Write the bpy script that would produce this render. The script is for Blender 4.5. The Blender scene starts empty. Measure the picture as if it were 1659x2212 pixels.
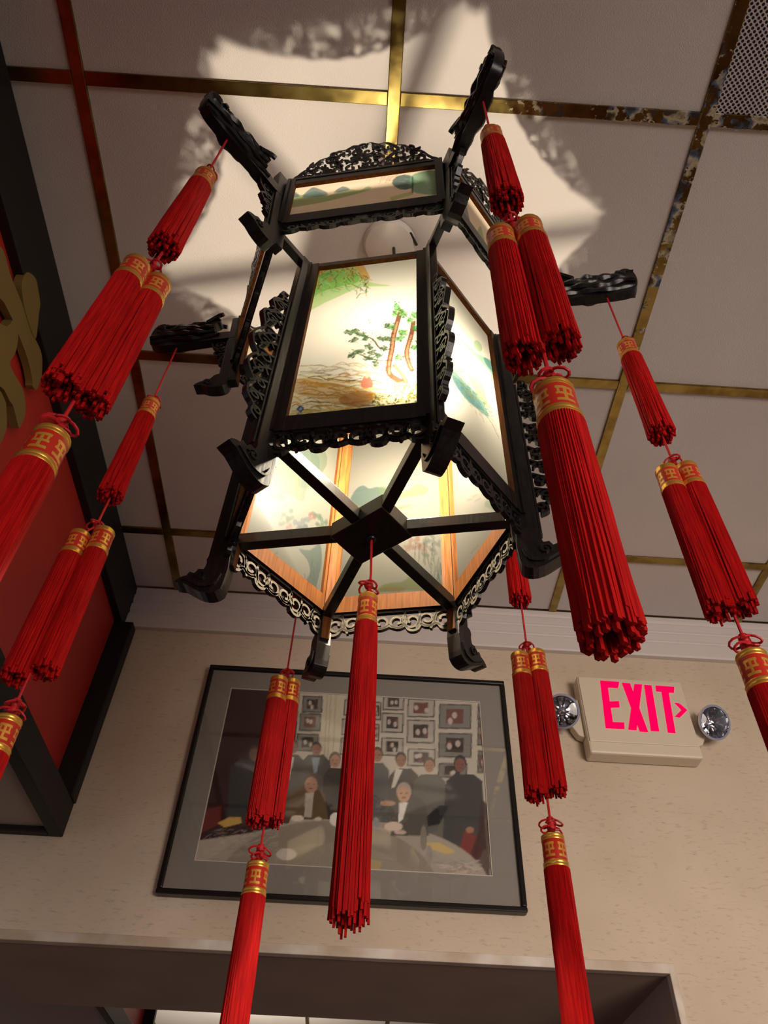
import bpy, bmesh, math, random
import numpy as np
from mathutils import Vector, Matrix

random.seed(7)
sc = bpy.context.scene
COL = sc.collection
PI = math.pi

# ------------------------------------------------------------------ camera
W, H, FPX = 1659, 2212, 1637.85
CAM = np.array([0.0, 0.0, 1.45])
PITCH, YAW, ROLL = 0.830225417, 0.019771255, 0.0447643255
HC = 1.45 + 1.62862          # ceiling height

def cam_axes(a, b, c):
    f = np.array([math.sin(b) * math.cos(a), math.cos(b) * math.cos(a), math.sin(a)])
    r = np.array([math.cos(b), -math.sin(b), 0.0])
    u = np.cross(r, f)
    return np.array([math.cos(c) * r + math.sin(c) * u, -math.sin(c) * r + math.cos(c) * u, f])
AX = cam_axes(PITCH, YAW, ROLL)
cd = bpy.data.cameras.new('camera')
cam = bpy.data.objects.new('camera', cd)
COL.objects.link(cam)
cd.sensor_fit = 'HORIZONTAL'
cd.sensor_width = 36.0
cd.lens = FPX / W * 36.0
cd.clip_start = 0.02
m = Matrix.Identity(4)
for i in range(3):
    m[i][0], m[i][1], m[i][2], m[i][3] = AX[0][i], AX[1][i], -AX[2][i], CAM[i]
cam.matrix_world = m
sc.camera = cam

# ------------------------------------------------------------------ light
wd = bpy.data.worlds.new('room_ambience')
sc.world = wd
wd.use_nodes = True
bgn = wd.node_tree.nodes['Background']
bgn.inputs[0].default_value = (0.92, 0.79, 0.85, 1)
bgn.inputs[1].default_value = 0.26

def area_light(name, loc, target, size, power, col, spread=180):
    l = bpy.data.lights.new(name, 'AREA')
    l.shape = 'DISK'
    l.size = size
    l.energy = power
    l.color = col
    l.spread = math.radians(spread)
    o = bpy.data.objects.new(name, l)
    COL.objects.link(o)
    o.location = loc
    d = Vector(target) - Vector(loc)
    o.rotation_euler = d.to_track_quat('-Z', 'Y').to_euler()
    return o
area_light('dining_room_light', (1.9, -1.9, 1.5), (0.75, 1.9, 1.45), 1.7, 25, (1.0, 0.85, 0.74), 82)
area_light('next_room_light', (-0.6, 6.0, 2.2), (-0.9, 6.3, 3.0), 0.5, 22, (1.0, 0.88, 0.70))
BULB_L = 4100.0

vs = sc.view_settings
vs.view_transform = 'Standard'
vs.look = 'None'
vs.exposure = 0.0
vs.gamma = 1.0
vs.use_curve_mapping = False

# ------------------------------------------------------------------ pixel helpers (single-view metrology)
def ray(x, y):
    d = np.array([(x - W / 2) / FPX, -(y - H / 2) / FPX, 1.0])
    return AX.T @ d
def on_y(x, y, Y):
    d = ray(x, y); return CAM + d * (Y - CAM[1]) / d[1]
def on_x(x, y, X):
    d = ray(x, y); return CAM + d * (X - CAM[0]) / d[0]
def on_plane(x, y, o, n):
    d = ray(x, y); return CAM + d * (np.dot(n, o - CAM) / np.dot(n, d))

# ------------------------------------------------------------------ materials
def lin(c):
    return tuple(((v / 255) / 12.92 if v / 255 <= 0.04045 else ((v / 255 + 0.055) / 1.055) ** 2.4) for v in c)

class NT:
    def __init__(s, name):
        s.m = bpy.data.materials.new(name)
        s.m.use_nodes = True
        s.t = s.m.node_tree
        s.n = s.t.nodes
        s.b = s.n['Principled BSDF']
        s.out = s.n['Material Output']
    def add(s, typ, **kw):
        n = s.n.new(typ)
        for k, v in kw.items():
            setattr(n, k, v)
        return n
    def link(s, a, b):
        s.t.links.new(a, b)
    def val(s, sock, v):
        if hasattr(v, 'is_linked') or isinstance(v, bpy.types.NodeSocket):
            s.link(v, sock)
        else:
            sock.default_value = v
    def math(s, op, a, b=0.0, c=0.0):
        n = s.add('ShaderNodeMath', operation=op)
        s.val(n.inputs[0], a); s.val(n.inputs[1], b); s.val(n.inputs[2], c)
        return n.outputs[0]
    def noise(s, vec, scale, detail=3, rough=0.5):
        n = s.add('ShaderNodeTexNoise')
        s.link(vec, n.inputs['Vector'])
        n.inputs['Scale'].default_value = scale
        n.inputs['Detail'].default_value = detail
        n.inputs['Roughness'].default_value = rough
        return n.outputs['Fac']
    def ramp(s, fac, stops):
        n = s.add('ShaderNodeValToRGB')
        s.link(fac, n.inputs[0])
        e = n.color_ramp.elements
        while len(e) < len(stops):
            e.new(0.5)
        for i, (p, c) in enumerate(stops):
            e[i].position = p
            e[i].color = (*c, 1)
        return n.outputs[0]
    def mix(s, fac, a, b):
        n = s.add('ShaderNodeMix', data_type='RGBA')
        s.val(n.inputs[0], fac)
        s.val(n.inputs[6], a if not isinstance(a, tuple) else (*a, 1))
        s.val(n.inputs[7], b if not isinstance(b, tuple) else (*b, 1))
        return n.outputs[2]
    def obj(s):
        return s.add('ShaderNodeTexCoord').outputs['Object']
    def pos(s):
        return s.add('ShaderNodeNewGeometry').outputs['Position']
    def map(s, vec, scale):
        n = s.add('ShaderNodeMapping')
        s.link(vec, n.inputs[0])
        n.inputs['Scale'].default_value = scale
        return n.outputs[0]
    def bump(s, h, strength, dist):
        n = s.add('ShaderNodeBump')
        s.link(h, n.inputs['Height'])
        n.inputs['Strength'].default_value = strength
        n.inputs['Distance'].default_value = dist
        s.link(n.outputs[0], s.b.inputs['Normal'])
    def set(s, color=None, rough=None, metal=None, spec=None):
        if color is not None:
            s.val(s.b.inputs['Base Color'], (*color, 1) if isinstance(color, tuple) else color)
        if rough is not None:
            s.val(s.b.inputs['Roughness'], rough)
        if metal is not None:
            s.b.inputs['Metallic'].default_value = metal
        if spec is not None:
            s.b.inputs['Specular IOR Level'].default_value = spec
        return s.m

MAT = {}
def simple(name, col, rough=0.5, metal=0.0, spec=0.5):
    t = NT(name)
    MAT[name] = t.set(col, rough, metal, spec)

# carved black lacquered wood
t = NT('black_wood')
v = t.obj()
n = t.noise(t.map(v, (60, 60, 12)), 3.0)
t.set(t.ramp(n, [(0.3, (0.004, 0.0034, 0.0034)), (0.7, (0.013, 0.010, 0.009))]), 0.30, 0, 0.38)
t.bump(n, 0.15, 0.002)
MAT['black_wood'] = t.m
# unpainted reddish wood inside the lantern
t = NT('raw_wood')
n = t.noise(t.map(t.obj(), (90, 90, 7)), 2.5, 4)
t.set(t.ramp(n, [(0.3, (0.060, 0.019, 0.0045)), (0.7, (0.115, 0.042, 0.011))]), 0.65, 0, 0.04)
MAT['raw_wood'] = t.m
t = NT('pale_wood')
n = t.noise(t.map(t.obj(), (30, 30, 30)), 3)
t.set(t.ramp(n, [(0.3, (0.075, 0.064, 0.048)), (0.7, (0.125, 0.108, 0.082))]), 0.7, 0, 0.05)
MAT['pale_wood'] = t.m

# painted frosted glass: vertex-painted colour, translucent
def painted_glass(name, kd, kt, kr):
    t = NT(name)
    a = t.add('ShaderNodeAttribute', attribute_name='paint')
    n = t.noise(t.obj(), 9, 3)
    g = t.mix(t.math('MULTIPLY', n, 0.12), a.outputs['Color'], (0.75, 0.70, 0.58))
    def scaled(k):
        return t.mix(k, (0.0, 0.0, 0.0), g)
    dif = t.add('ShaderNodeBsdfDiffuse'); tr = t.add('ShaderNodeBsdfTranslucent'); gl = t.add('ShaderNodeBsdfGlossy')
    rf = t.add('ShaderNodeBsdfRefraction'); rf.inputs['IOR'].default_value = 1.3; rf.inputs['Roughness'].default_value = 0.8
    gl.inputs['Roughness'].default_value = 0.5
    t.link(scaled(kd), dif.inputs[0]); t.link(scaled(kt), tr.inputs[0]); t.link(scaled(kr), rf.inputs[0])
    a1 = t.add('ShaderNodeAddShader'); a2 = t.add('ShaderNodeAddShader')
    t.link(dif.outputs[0], a1.inputs[0]); t.link(tr.outputs[0], a1.inputs[1])
    t.link(a1.outputs[0], a2.inputs[0]); t.link(rf.outputs[0], a2.inputs[1])
    fr = t.add('ShaderNodeFresnel'); fr.inputs[0].default_value = 1.2
    m2 = t.add('ShaderNodeMixShader')
    t.link(t.math('MULTIPLY', fr.outputs[0], 0.025), m2.inputs[0]); t.link(a2.outputs[0], m2.inputs[1]); t.link(gl.outputs[0], m2.inputs[2])
    t.link(m2.outputs[0], t.out.inputs[0])
    MAT[name] = t.m
painted_glass('painted_glass', 0.043, 0.041, 0.010)
painted_glass('thin_brightened_glass', 0.35, 0.55, 0.0)  # brighter copy for the crown panes, bounced light put into the material

t = NT('printed_photo')
a = t.add('ShaderNodeAttribute', attribute_name='paint')
t.set(a.outputs['Color'], 0.45)
MAT['printed_photo'] = t.m

# silk thread
t = NT('red_silk')
n = t.noise(t.map(t.obj(), (400, 400, 25)), 1.0, 2)
c = t.ramp(n, [(0.25, (0.34, 0.003, 0.006)), (0.75, (0.66, 0.012, 0.009))])
t.set(c, 0.6, 0, 0.12)
tr = t.add('ShaderNodeBsdfTranslucent'); t.link(c, tr.inputs[0])
mx = t.add('ShaderNodeMixShader'); mx.inputs[0].default_value = 0.22
t.link(t.b.outputs[0], mx.inputs[1]); t.link(tr.outputs[0], mx.inputs[2]); t.link(mx.outputs[0], t.out.inputs[0])
MAT['red_silk'] = t.m
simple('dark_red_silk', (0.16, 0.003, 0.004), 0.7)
simple('red_cord', (0.50, 0.008, 0.012), 0.55)
simple('gold_thread', (0.80, 0.42, 0.07), 0.32, 0.75)

# tassel cap: red cloth woven with gold signs
t = NT('gold_brocade')
sp = t.add('ShaderNodeSeparateXYZ'); t.link(t.obj(), sp.inputs[0])
ang = t.math('ARCTAN2', sp.outputs[1], sp.outputs[0])
u = t.math('FRACT', t.math('ADD', t.math('MULTIPLY', ang, 5 / (2 * PI)), 10.0))
du = t.math('ABSOLUTE', t.math('SUBTRACT', u, 0.5))
z = t.math('MULTIPLY', sp.outputs[2], 1 / 0.046)          # 0 at foot, 1 at head
def near(x, c, w):
    return t.math('LESS_THAN', t.math('ABSOLUTE', t.math('SUBTRACT', x, c)), w)
bars = t.math('MAXIMUM', t.math('MAXIMUM', near(z, 0.30, 0.035), near(z, 0.47, 0.03)), near(z, 0.64, 0.035))
bars = t.math('MULTIPLY', bars, t.math('LESS_THAN', du, 0.36))
stem = t.math('MULTIPLY', near(du, 0.0, 0.07), near(z, 0.47, 0.2))
side = t.math('MULTIPLY', near(du, 0.26, 0.05), near(z, 0.56, 0.1))
mask = t.math('MAXIMUM', t.math('MAXIMUM', bars, stem), side)
t.set(t.mix(mask, (0.50, 0.02, 0.008), (0.85, 0.45, 0.07)), 0.38)
t.link(t.math('MULTIPLY', mask, 0.6), t.b.inputs['Metallic'])
MAT['gold_brocade'] = t.m

# ceiling tile
t = NT('ceiling_tile')
p = t.pos()
big = t.noise(p, 2.2, 3)
fine = t.noise(p, 420, 2)
t.set(t.ramp(big, [(0.3, (0.65, 0.60, 0.575)), (0.7, (0.73, 0.68, 0.655))]), 0.75, 0, 0.3)
t.bump(fine, 0.24, 0.004)
MAT['ceiling_tile'] = t.m
# perforated metal return-air tile
t = NT('perforated_metal')
p = t.map(t.pos(), (1, 1, 1))
sp = t.add('ShaderNodeSeparateXYZ'); t.link(p, sp.inputs[0])
S = 1 / 0.0105
gx = t.math('MULTIPLY', sp.outputs[0], S); gy = t.math('MULTIPLY', sp.outputs[1], S)
def dots(ox, oy):
    fx = t.math('SUBTRACT', t.math('FRACT', t.math('ADD', gx, 50 + ox)), 0.5)
    fy = t.math('SUBTRACT', t.math('FRACT', t.math('ADD', gy, 50 + oy)), 0.5)
    return t.math('LESS_THAN', t.math('ADD', t.math('MULTIPLY', fx, fx), t.math('MULTIPLY', fy, fy)), 0.068)
hole = t.math('MAXIMUM', dots(0, 0), dots(0.5, 0.5))
t.set(t.mix(hole, (0.60, 0.56, 0.56), (0.012, 0.009, 0.01)), 0.6, 0, 0.3)
MAT['perforated_metal'] = t.m
# brass ceiling grid with flaking corner
t = NT('brass_bar')
p = t.pos()
wear = t.noise(p, 14, 4, 0.6)
base = t.ramp(wear, [(0.35, (0.18, 0.12, 0.035)), (0.6, (0.36, 0.27, 0.085)), (0.75, (0.31, 0.24, 0.10))])
sp = t.add('ShaderNodeSeparateXYZ'); t.link(p, sp.inputs[0])
dx = t.math('SUBTRACT', sp.outputs[0], 0.60); dy = t.math('SUBTRACT', sp.outputs[1], 0.52)
dist = t.math('SQRT', t.math('ADD', t.math('MULTIPLY', dx, dx), t.math('MULTIPLY', dy, dy)))
local = t.math('SUBTRACT', 1.0, t.math('MULTIPLY', dist, 2.4))
flake = t.noise(p, 34, 5, 0.65)
fm = t.math('GREATER_THAN', t.math('ADD', flake, t.math('MULTIPLY', local, 0.16)), 0.60)
fm = t.math('MULTIPLY', fm, t.math('GREATER_THAN', local, 0.0))
fcol = t.ramp(t.noise(p, 21, 3), [(0.40, (0.025, 0.018, 0.012)), (0.47, (0.10, 0.14, 0.22)), (0.53, (0.55, 0.47, 0.30)), (0.62, (0.05, 0.035, 0.02))])
t.set(t.mix(fm, base, fcol), 0.24)
t.link(t.math('SUBTRACT', 1.0, fm), t.b.inputs['Metallic'])
t.link(t.math('ADD', t.math('MULTIPLY', fm, 0.3), t.math('ADD', 0.12, t.math('MULTIPLY', wear, 0.22))), t.b.inputs['Roughness'])
MAT['brass_bar'] = t.m

# wallpaper with short brown flecks
t = NT('wallpaper')
p = t.pos()
cl = t.noise(p, 4, 3)
base = t.ramp(cl, [(0.3, (0.56, 0.455, 0.335)), (0.7, (0.65, 0.54, 0.415))])
f1 = t.noise(t.map(p, (40, 40, 130)), 1.0, 5, 0.62)
fl = t.ramp(f1, [(0.30, (1, 1, 1)), (0.45, (0, 0, 0))])
f2 = t.noise(p, 7, 2)
msk = t.math('MULTIPLY', fl, t.math('MULTIPLY', t.math('GREATER_THAN', f2, 0.40), 0.42))
t.set(t.mix(msk, base, (0.24, 0.17, 0.11)), 0.7, 0, 0.25)
t.bump(f1, 0.12, 0.002)
MAT['wallpaper'] = t.m
t = NT('wall_soffit_shade')  # shade under the opening put into a darker soffit and jamb colour
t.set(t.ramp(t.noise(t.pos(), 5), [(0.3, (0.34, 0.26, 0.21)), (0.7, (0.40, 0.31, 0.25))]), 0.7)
MAT['wall_soffit_shade'] = t.m
simple('cornice_paint', (0.66, 0.60, 0.57), 0.45)
t = NT('corner_bead')
t.set(t.ramp(t.noise(t.pos(), 9, 4), [(0.4, (0.50, 0.40, 0.29)), (0.65, (0.72, 0.66, 0.58))]), 0.35)
MAT['corner_bead'] = t.m
t = NT('red_lacquer')
t.set(t.ramp(t.noise(t.pos(), 3, 2), [(0.3, (0.38, 0.016, 0.008)), (0.7, (0.46, 0.024, 0.013))]), 0.5)
MAT['red_lacquer'] = t.m
simple('black_frame', (0.011, 0.009, 0.008), 0.5, 0, 0.3)
simple('grey_board', (0.36, 0.31, 0.27), 0.6)
simple('gold_paint', (0.20, 0.135, 0.035), 0.5, 0.1)
simple('picture_frame_metal', (0.02, 0.017, 0.016), 0.28, 0.6)
simple('grey_mat', (0.27, 0.245, 0.215), 0.8, 0, 0.1)
simple('mat_edge', (0.62, 0.56, 0.48), 0.7)
t = NT('picture_glass')
tp = t.add('ShaderNodeBsdfTransparent'); gl = t.add('ShaderNodeBsdfGlossy'); gl.inputs['Roughness'].default_value = 0.03
fr = t.add('ShaderNodeFresnel'); fr.inputs[0].default_value = 1.5
mx = t.add('ShaderNodeMixShader')
t.link(fr.outputs[0], mx.inputs[0]); t.link(tp.outputs[0], mx.inputs[1]); t.link(gl.outputs[0], mx.inputs[2]); t.link(mx.outputs[0], t.out.inputs[0])
MAT['picture_glass'] = t.m
MAT['lamp_lens'] = MAT['picture_glass']
simple('sign_plastic', (0.68, 0.60, 0.46), 0.45)
simple('chrome', (0.75, 0.75, 0.78), 0.12, 1.0)
simple('white_enamel', (0.75, 0.70, 0.64), 0.4)
simple('black_rubber', (0.01, 0.01, 0.01), 0.5)
simple('floor_carpet', (0.16, 0.07, 0.05), 0.9)
def emit(name, col, s):
    t = NT(name)
    e = t.add('ShaderNodeEmission'); e.inputs[0].default_value = (*col, 1); e.inputs[1].default_value = s
    t.link(e.outputs[0], t.out.inputs[0])
    MAT[name] = t.m
emit('exit_red', (1.0, 0.0, 0.075), 1.25)
emit('bulb_glow', (1.0, 0.87, 0.66), BULB_L)

# ------------------------------------------------------------------ mesh builder
class MB:
    def __init__(s):
        s.v, s.f, s.mi = [], [], []
        s.cur = 0
    def add(s, verts, faces):
        o = len(s.v)
        s.v += [tuple(map(float, p)) for p in verts]
        for fc in faces:
            s.f.append([o + i for i in fc]); s.mi.append(s.cur)
    def box(s, x0, x1, y0, y1, z0, z1):
        s.add([(x0, y0, z0), (x1, y0, z0), (x1, y1, z0), (x0, y1, z0), (x0, y0, z1), (x1, y0, z1), (x1, y1, z1), (x0, y1, z1)],
              [(0, 3, 2, 1), (4, 5, 6, 7), (0, 1, 5, 4), (1, 2, 6, 5), (2, 3, 7, 6), (3, 0, 4, 7)])
    def prism(s, poly, fr, d0, d1):
        """polygon of (a,b), fr maps (a,b,depth)->xyz; extruded d0..d1"""
        n = len(poly)
        area = sum(poly[i][0] * poly[(i + 1) % n][1] - poly[(i + 1) % n][0] * poly[i][1] for i in range(n))
        if area < 0: poly = poly[::-1]
        vs_ = [fr(a, b, d0) for a, b in poly] + [fr(a, b, d1) for a, b in poly]
        fs = [tuple(range(n - 1, -1, -1)), tuple(range(n, 2 * n))]
        fs += [(i, (i + 1) % n, n + (i + 1) % n, n + i) for i in range(n)]
        s.add(vs_, fs)
    def ribbon(s, pts, w, fr, d0, d1, closed=False):
        P = np.array(pts, float); n = len(P)
        T = np.zeros_like(P)
        for i in range(n):
            a = P[(i - 1) % n] if (closed or i > 0) else P[i]
            b = P[(i + 1) % n] if (closed or i < n - 1) else P[i]
            d = b - a; T[i] = d / (np.linalg.norm(d) + 1e-9)
        N = np.stack([-T[:, 1], T[:, 0]], 1)
        ww = w if hasattr(w, '__len__') else [w] * n
        vs_ = []
        for i in range(n):
            l = P[i] + N[i] * ww[i] / 2; r = P[i] - N[i] * ww[i] / 2
            vs_ += [fr(l[0], l[1], d0), fr(r[0], r[1], d0), fr(r[0], r[1], d1), fr(l[0], l[1], d1)]
        fs = []
        m_ = n if closed else n - 1
        for i in range(m_):
            a = 4 * i; b = 4 * ((i + 1) % n)
            for k in range(4):
                fs.append((a + k, a + (k + 1) % 4, b + (k + 1) % 4, b + k))
        if not closed:
            fs += [(3, 2, 1, 0), (4 * n - 4, 4 * n - 3, 4 * n - 2, 4 * n - 1)]
        s.add(vs_, fs)
    def tube(s, pts, r, n=6, cap=True):
        P = [Vector(p) for p in pts]
        rr = r if hasattr(r, '__len__') else [r] * len(P)
        ref = None; vs_ = []
        for i, p in enumerate(P):
            d = (P[min(i + 1, len(P) - 1)] - P[max(i - 1, 0)])
            d = d.normalized() if d.length > 1e-9 else Vector((0, 0, 1))
            if ref is None:
                ref = d.orthogonal().normalized()
            ref = (ref - d * ref.dot(d))
            ref = ref.normalized() if ref.length > 1e-6 else d.orthogonal().normalized()
            b = d.cross(ref)
            for k in range(n):
                a = 2 * PI * k / n
                vs_.append(p + (ref * math.cos(a) + b * math.sin(a)) * rr[i])
        fs = []
        for i in range(len(P) - 1):
            for k in range(n):
                fs.append((i * n + k, i * n + (k + 1) % n, (i + 1) * n + (k + 1) % n, (i + 1) * n + k))
        if cap:
            fs.append(tuple(range(n - 1, -1, -1))); fs.append(tuple((len(P) - 1) * n + k for k in range(n)))
        s.add(vs_, fs)
    def lathe(s, prof, n=24, fr=lambda x, y, z: (x, y, z)):
        vs_ = []
        for r, z in prof:
            for k in range(n):
                a = 2 * PI * k / n
                vs_.append(fr(r * math.cos(a), r * math.sin(a), z))
        fs = []
        for i in range(len(prof) - 1):
            for k in range(n):
                fs.append((i * n + k, i * n + (k + 1) % n, (i + 1) * n + (k + 1) % n, (i + 1) * n + k))
        if prof[0][0] > 1e-6: fs.append(tuple(range(n - 1, -1, -1)))
        if prof[-1][0] > 1e-6: fs.append(tuple((len(prof) - 1) * n + k for k in range(n)))
        s.add(vs_, fs)
    def mesh(s, name, mats, dz=0.0, smooth=False, inward=None, flare=None):
        if flare:
            s.v = [(x + (z - flare[0]) * flare[1], y, z) for x, y, z in s.v]
        me = bpy.data.meshes.new(name)
        me.from_pydata([(x, y, z - dz) for x, y, z in s.v], [], s.f)
        for mm in mats: me.materials.append(MAT[mm])
        me.polygons.foreach_set('material_index', s.mi)
        me.update()
        bm = bmesh.new(); bm.from_mesh(me)
        bmesh.ops.recalc_face_normals(bm, faces=bm.faces)
        if inward is not None:                       # faces that look inward show unpainted wood
            for fc in bm.faces:
                if fc.normal.x < -0.5: fc.material_index = inward
        bm.to_mesh(me); bm.free()
        if smooth:
            me.polygons.foreach_set('use_smooth', [True] * len(me.polygons))
            me.set_sharp_from_angle(angle=math.radians(40))
        me.update()
        return me

def link(name, me, parent=None, loc=(0, 0, 0), rz=0.0, bevel=0.0):
    o = bpy.data.objects.new(name, me)
    COL.objects.link(o)
    o.location = loc; o.rotation_euler = (0, 0, rz)
    if parent: o.parent = parent
    if bevel:
        b = o.modifiers.new('bevel', 'BEVEL'); b.width = bevel; b.segments = 2; b.limit_method = 'ANGLE'
        b.harden_normals = False
    return o
def empty(name, loc, rz=0.0, parent=None):
    return link(name, None, parent, loc, rz)
def tag(o, label, cat, group=None):
    o['label'] = label; o['category'] = cat
    if group: o['group'] = group
    return o
def struct(o):
    o['kind'] = 'structure'; return o
IDF = lambda x, y, z: (x, y, z)

def spiral(cx, cy, r0, r1, a0, turns, n=18):
    return [(cx + (r0 + (r1 - r0) * i / n) * math.cos(a0 + 2 * PI * turns * i / n),
             cy + (r0 + (r1 - r0) * i / n) * math.sin(a0 + 2 * PI * turns * i / n)) for i in range(n + 1)]
def smooth_poly(pts, k=4, closed=False):
    P = [np.array(p, float) for p in pts]; n = len(P); out = []
    rng = range(n if closed else n - 1)
    for i in rng:
        g = (lambda j: P[j % n]) if closed else (lambda j: P[max(0, min(n - 1, j))])
        p0, p1, p2, p3 = g(i - 1), g(i), g(i + 1), g(i + 2)
        for q in range(k):
            t_ = q / k
            out.append(tuple(0.5 * ((2 * p1) + (-p0 + p2) * t_ + (2 * p0 - 5 * p1 + 4 * p2 - p3) * t_ ** 2 + (-p0 + 3 * p1 - 3 * p2 + p3) * t_ ** 3)))
    if not closed: out.append(tuple(P[-1]))
    return out

# ------------------------------------------------------------------ painter: colours for the vertices of a flat sheet
class Paint:
    SS = [(-.25, -.25), (.25, -.25), (-.25, .25), (.25, .25)]
    def __init__(s, a0, a1, b0, b1, nx, ny, base):
        s.r = (a0, a1, b0, b1); s.nx, s.ny = nx, ny
        A = np.linspace(a0, a1, nx); B = np.linspace(b0, b1, ny)
        ga, gb = np.meshgrid(A, B)
        da, db = (a1 - a0) / (nx - 1), (b1 - b0) / (ny - 1)
        s.a = np.concatenate([(ga + o[0] * da).ravel() for o in s.SS]); s.b = np.concatenate([(gb + o[1] * db).ravel() for o in s.SS])
        s.c = np.tile(np.array(lin(base)), (len(s.a), 1))
        s.rng = random.Random(11)
    def over(s, m_, col, al):
        al = al if not np.isscalar(al) else np.full(m_.sum(), al)
        s.c[m_] = s.c[m_] * (1 - al[:, None]) + np.array(lin(col)) * al[:, None]
    def fill(s, poly, col, al=1.0):
        P = np.array(poly)
        bb = (s.a >= P[:, 0].min()) & (s.a <= P[:, 0].max()) & (s.b >= P[:, 1].min()) & (s.b <= P[:, 1].max())
        idx = np.nonzero(bb)[0]
        if len(idx) == 0: return
        a, b = s.a[idx], s.b[idx]; ins = np.zeros(len(idx), bool)
        for i in range(len(P)):
            x1, y1 = P[i]; x2, y2 = P[(i + 1) % len(P)]
            c = ((y1 > b) != (y2 > b)) & (a < (x2 - x1) * (b - y1) / (y2 - y1 + 1e-12) + x1)
            ins ^= c
        mm = np.zeros(len(s.a), bool); mm[idx[ins]] = True
        s.over(mm, col, al)
    def line(s, pts, w, col, al=1.0):
        for i in range(len(pts) - 1):
            p = np.array(pts[i]); q = np.array(pts[i + 1]); d = q - p; L = max(np.dot(d, d), 1e-12)
            lo = np.minimum(p, q) - w; hi = np.maximum(p, q) + w
            idx = np.nonzero((s.a > lo[0]) & (s.a < hi[0]) & (s.b > lo[1]) & (s.b < hi[1]))[0]
            if len(idx) == 0: continue
            t_ = np.clip(((s.a[idx] - p[0]) * d[0] + (s.b[idx] - p[1]) * d[1]) / L, 0, 1)
            dd = np.hypot(s.a[idx] - p[0] - t_ * d[0], s.b[idx] - p[1] - t_ * d[1])
            mm = np.zeros(len(s.a), bool); mm[idx[dd < w / 2]] = True
            s.over(mm, col, al)
    def blob(s, c, ra, rb, col, al=1.0, hard=1.0):
        q = ((s.a - c[0]) / ra) ** 2 + ((s.b - c[1]) / rb) ** 2
        mm = q < 4
        s.over(mm, col, al * np.exp(-q[mm] ** hard))
    def disc(s, c, ra, rb, col, al=1.0):
        mm = ((s.a - c[0]) / ra) ** 2 + ((s.b - c[1]) / rb) ** 2 < 1
        s.over(mm, col, al)
    def mesh(s, name, fr, mat):
        a0, a1, b0, b1 = s.r
        A = np.linspace(a0, a1, s.nx); B = np.linspace(b0, b1, s.ny)
        vs_ = [fr(a, b) for b in B for a in A]
        nx = s.nx
        fs = [(j * nx + i, j * nx + i + 1, (j + 1) * nx + i + 1, (j + 1) * nx + i) for j in range(s.ny - 1) for i in range(nx - 1)]
        me = bpy.data.meshes.new(name)
        me.from_pydata(vs_, [], fs)
        c = s.c.reshape(len(s.SS), -1, 3).mean(0)
        at = me.color_attributes.new('paint', 'FLOAT_COLOR', 'POINT')
        at.data.foreach_set('color', np.concatenate([c, np.ones((len(c), 1))], 1).ravel().astype(np.float32))
        me.materials.append(MAT[mat]); me.update()
        return me

# ================================================================== THE ROOM
YW = 1.90
T = 0.61
GX = -0.6187; GY = 0.4015
# floor
mb = MB(); mb.box(-4, 5, -4, 9, -0.05, 0)
struct(link('floor', mb.mesh('floor', ['floor_carpet'])))
# ceiling slab with tiles and brass grid
mb = MB(); mb.box(-4, 5, -4, 9, HC + 0.022, HC + 0.08)
ceil = struct(link('ceiling', mb.mesh('ceiling', ['ceiling_tile'])))
BW = 0.0125
rows = [GY + T * k for k in range(-3, 3)] + [YW - 0.012]
cols = [GX + T * k for k in range(-1, 6)]
tile_cache = {}
for i in range(len(cols) - 1):
    for j in range(len(rows) - 1):
        dx, dy = cols[i + 1] - cols[i], rows[j + 1] - rows[j]
        perf = (i == 3 and j == 2)
        key = (round(dx, 3), round(dy, 3), perf)
        if key not in tile_cache:
            mb = MB()
            g = 0.007; e = 0.006
            x0, x1, y0, y1 = -dx / 2 + g, dx / 2 - g, -dy / 2 + g, dy / 2 - g
            mb.add([(x0, y0, .012), (x1, y0, .012), (x1, y1, .012), (x0, y1, .012), (x0, y0, .003), (x1, y0, .003), (x1, y1, .003), (x0, y1, .003),
                    (x0 + e, y0 + e, 0), (x1 - e, y0 + e, 0), (x1 - e, y1 - e, 0), (x0 + e, y1 - e, 0)],
                   [(0, 1, 2, 3), (0, 4, 5, 1), (1, 5, 6, 2), (2, 6, 7, 3), (3, 7, 4, 0), (4, 8, 9, 5), (5, 9, 10, 6), (6, 10, 11, 7), (7, 11, 8, 4), (8, 11, 10, 9)])
            tile_cache[key] = mb.mesh('ceiling_tile', ['perforated_metal' if perf else 'ceiling_tile'])
        o = link('grille_tile' if perf else 'ceiling_tile', tile_cache[key], ceil, ((cols[i] + cols[i + 1]) / 2, (rows[j] + rows[j + 1]) / 2, HC + 0.002))
        if perf: o['label'] = 'perforated metal tile'
def bar(x0, x1, y0, y1, z=HC - 0.003):
    mb = MB(); mb.box(x0, x1, y0, y1, z, z + 0.012)
    link('grid_bar', mb.mesh('grid_bar', ['brass_bar']), ceil, bevel=0.0012)
for x in cols[1:-1]:
    bar(x - BW, x + BW, rows[0], YW - 0.014)
for y in rows[1:-1]:
    for i in range(len(cols) - 1):
        bar(cols[i] + (BW if i else 0), cols[i + 1] - BW, y - BW, y + BW)
for k in range(-4, 6):                        # grid of the room beyond the opening
    bar(-0.28 + T * k - BW, -0.28 + T * k + BW, 2.6, 8.9, HC + 0.012)
for k in range(3):
    bar(-3.5, 4.5, 5.2 + 1.2 * k, 5.2 + 1.2 * k + 2 * BW, HC + 0.0115)
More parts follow.
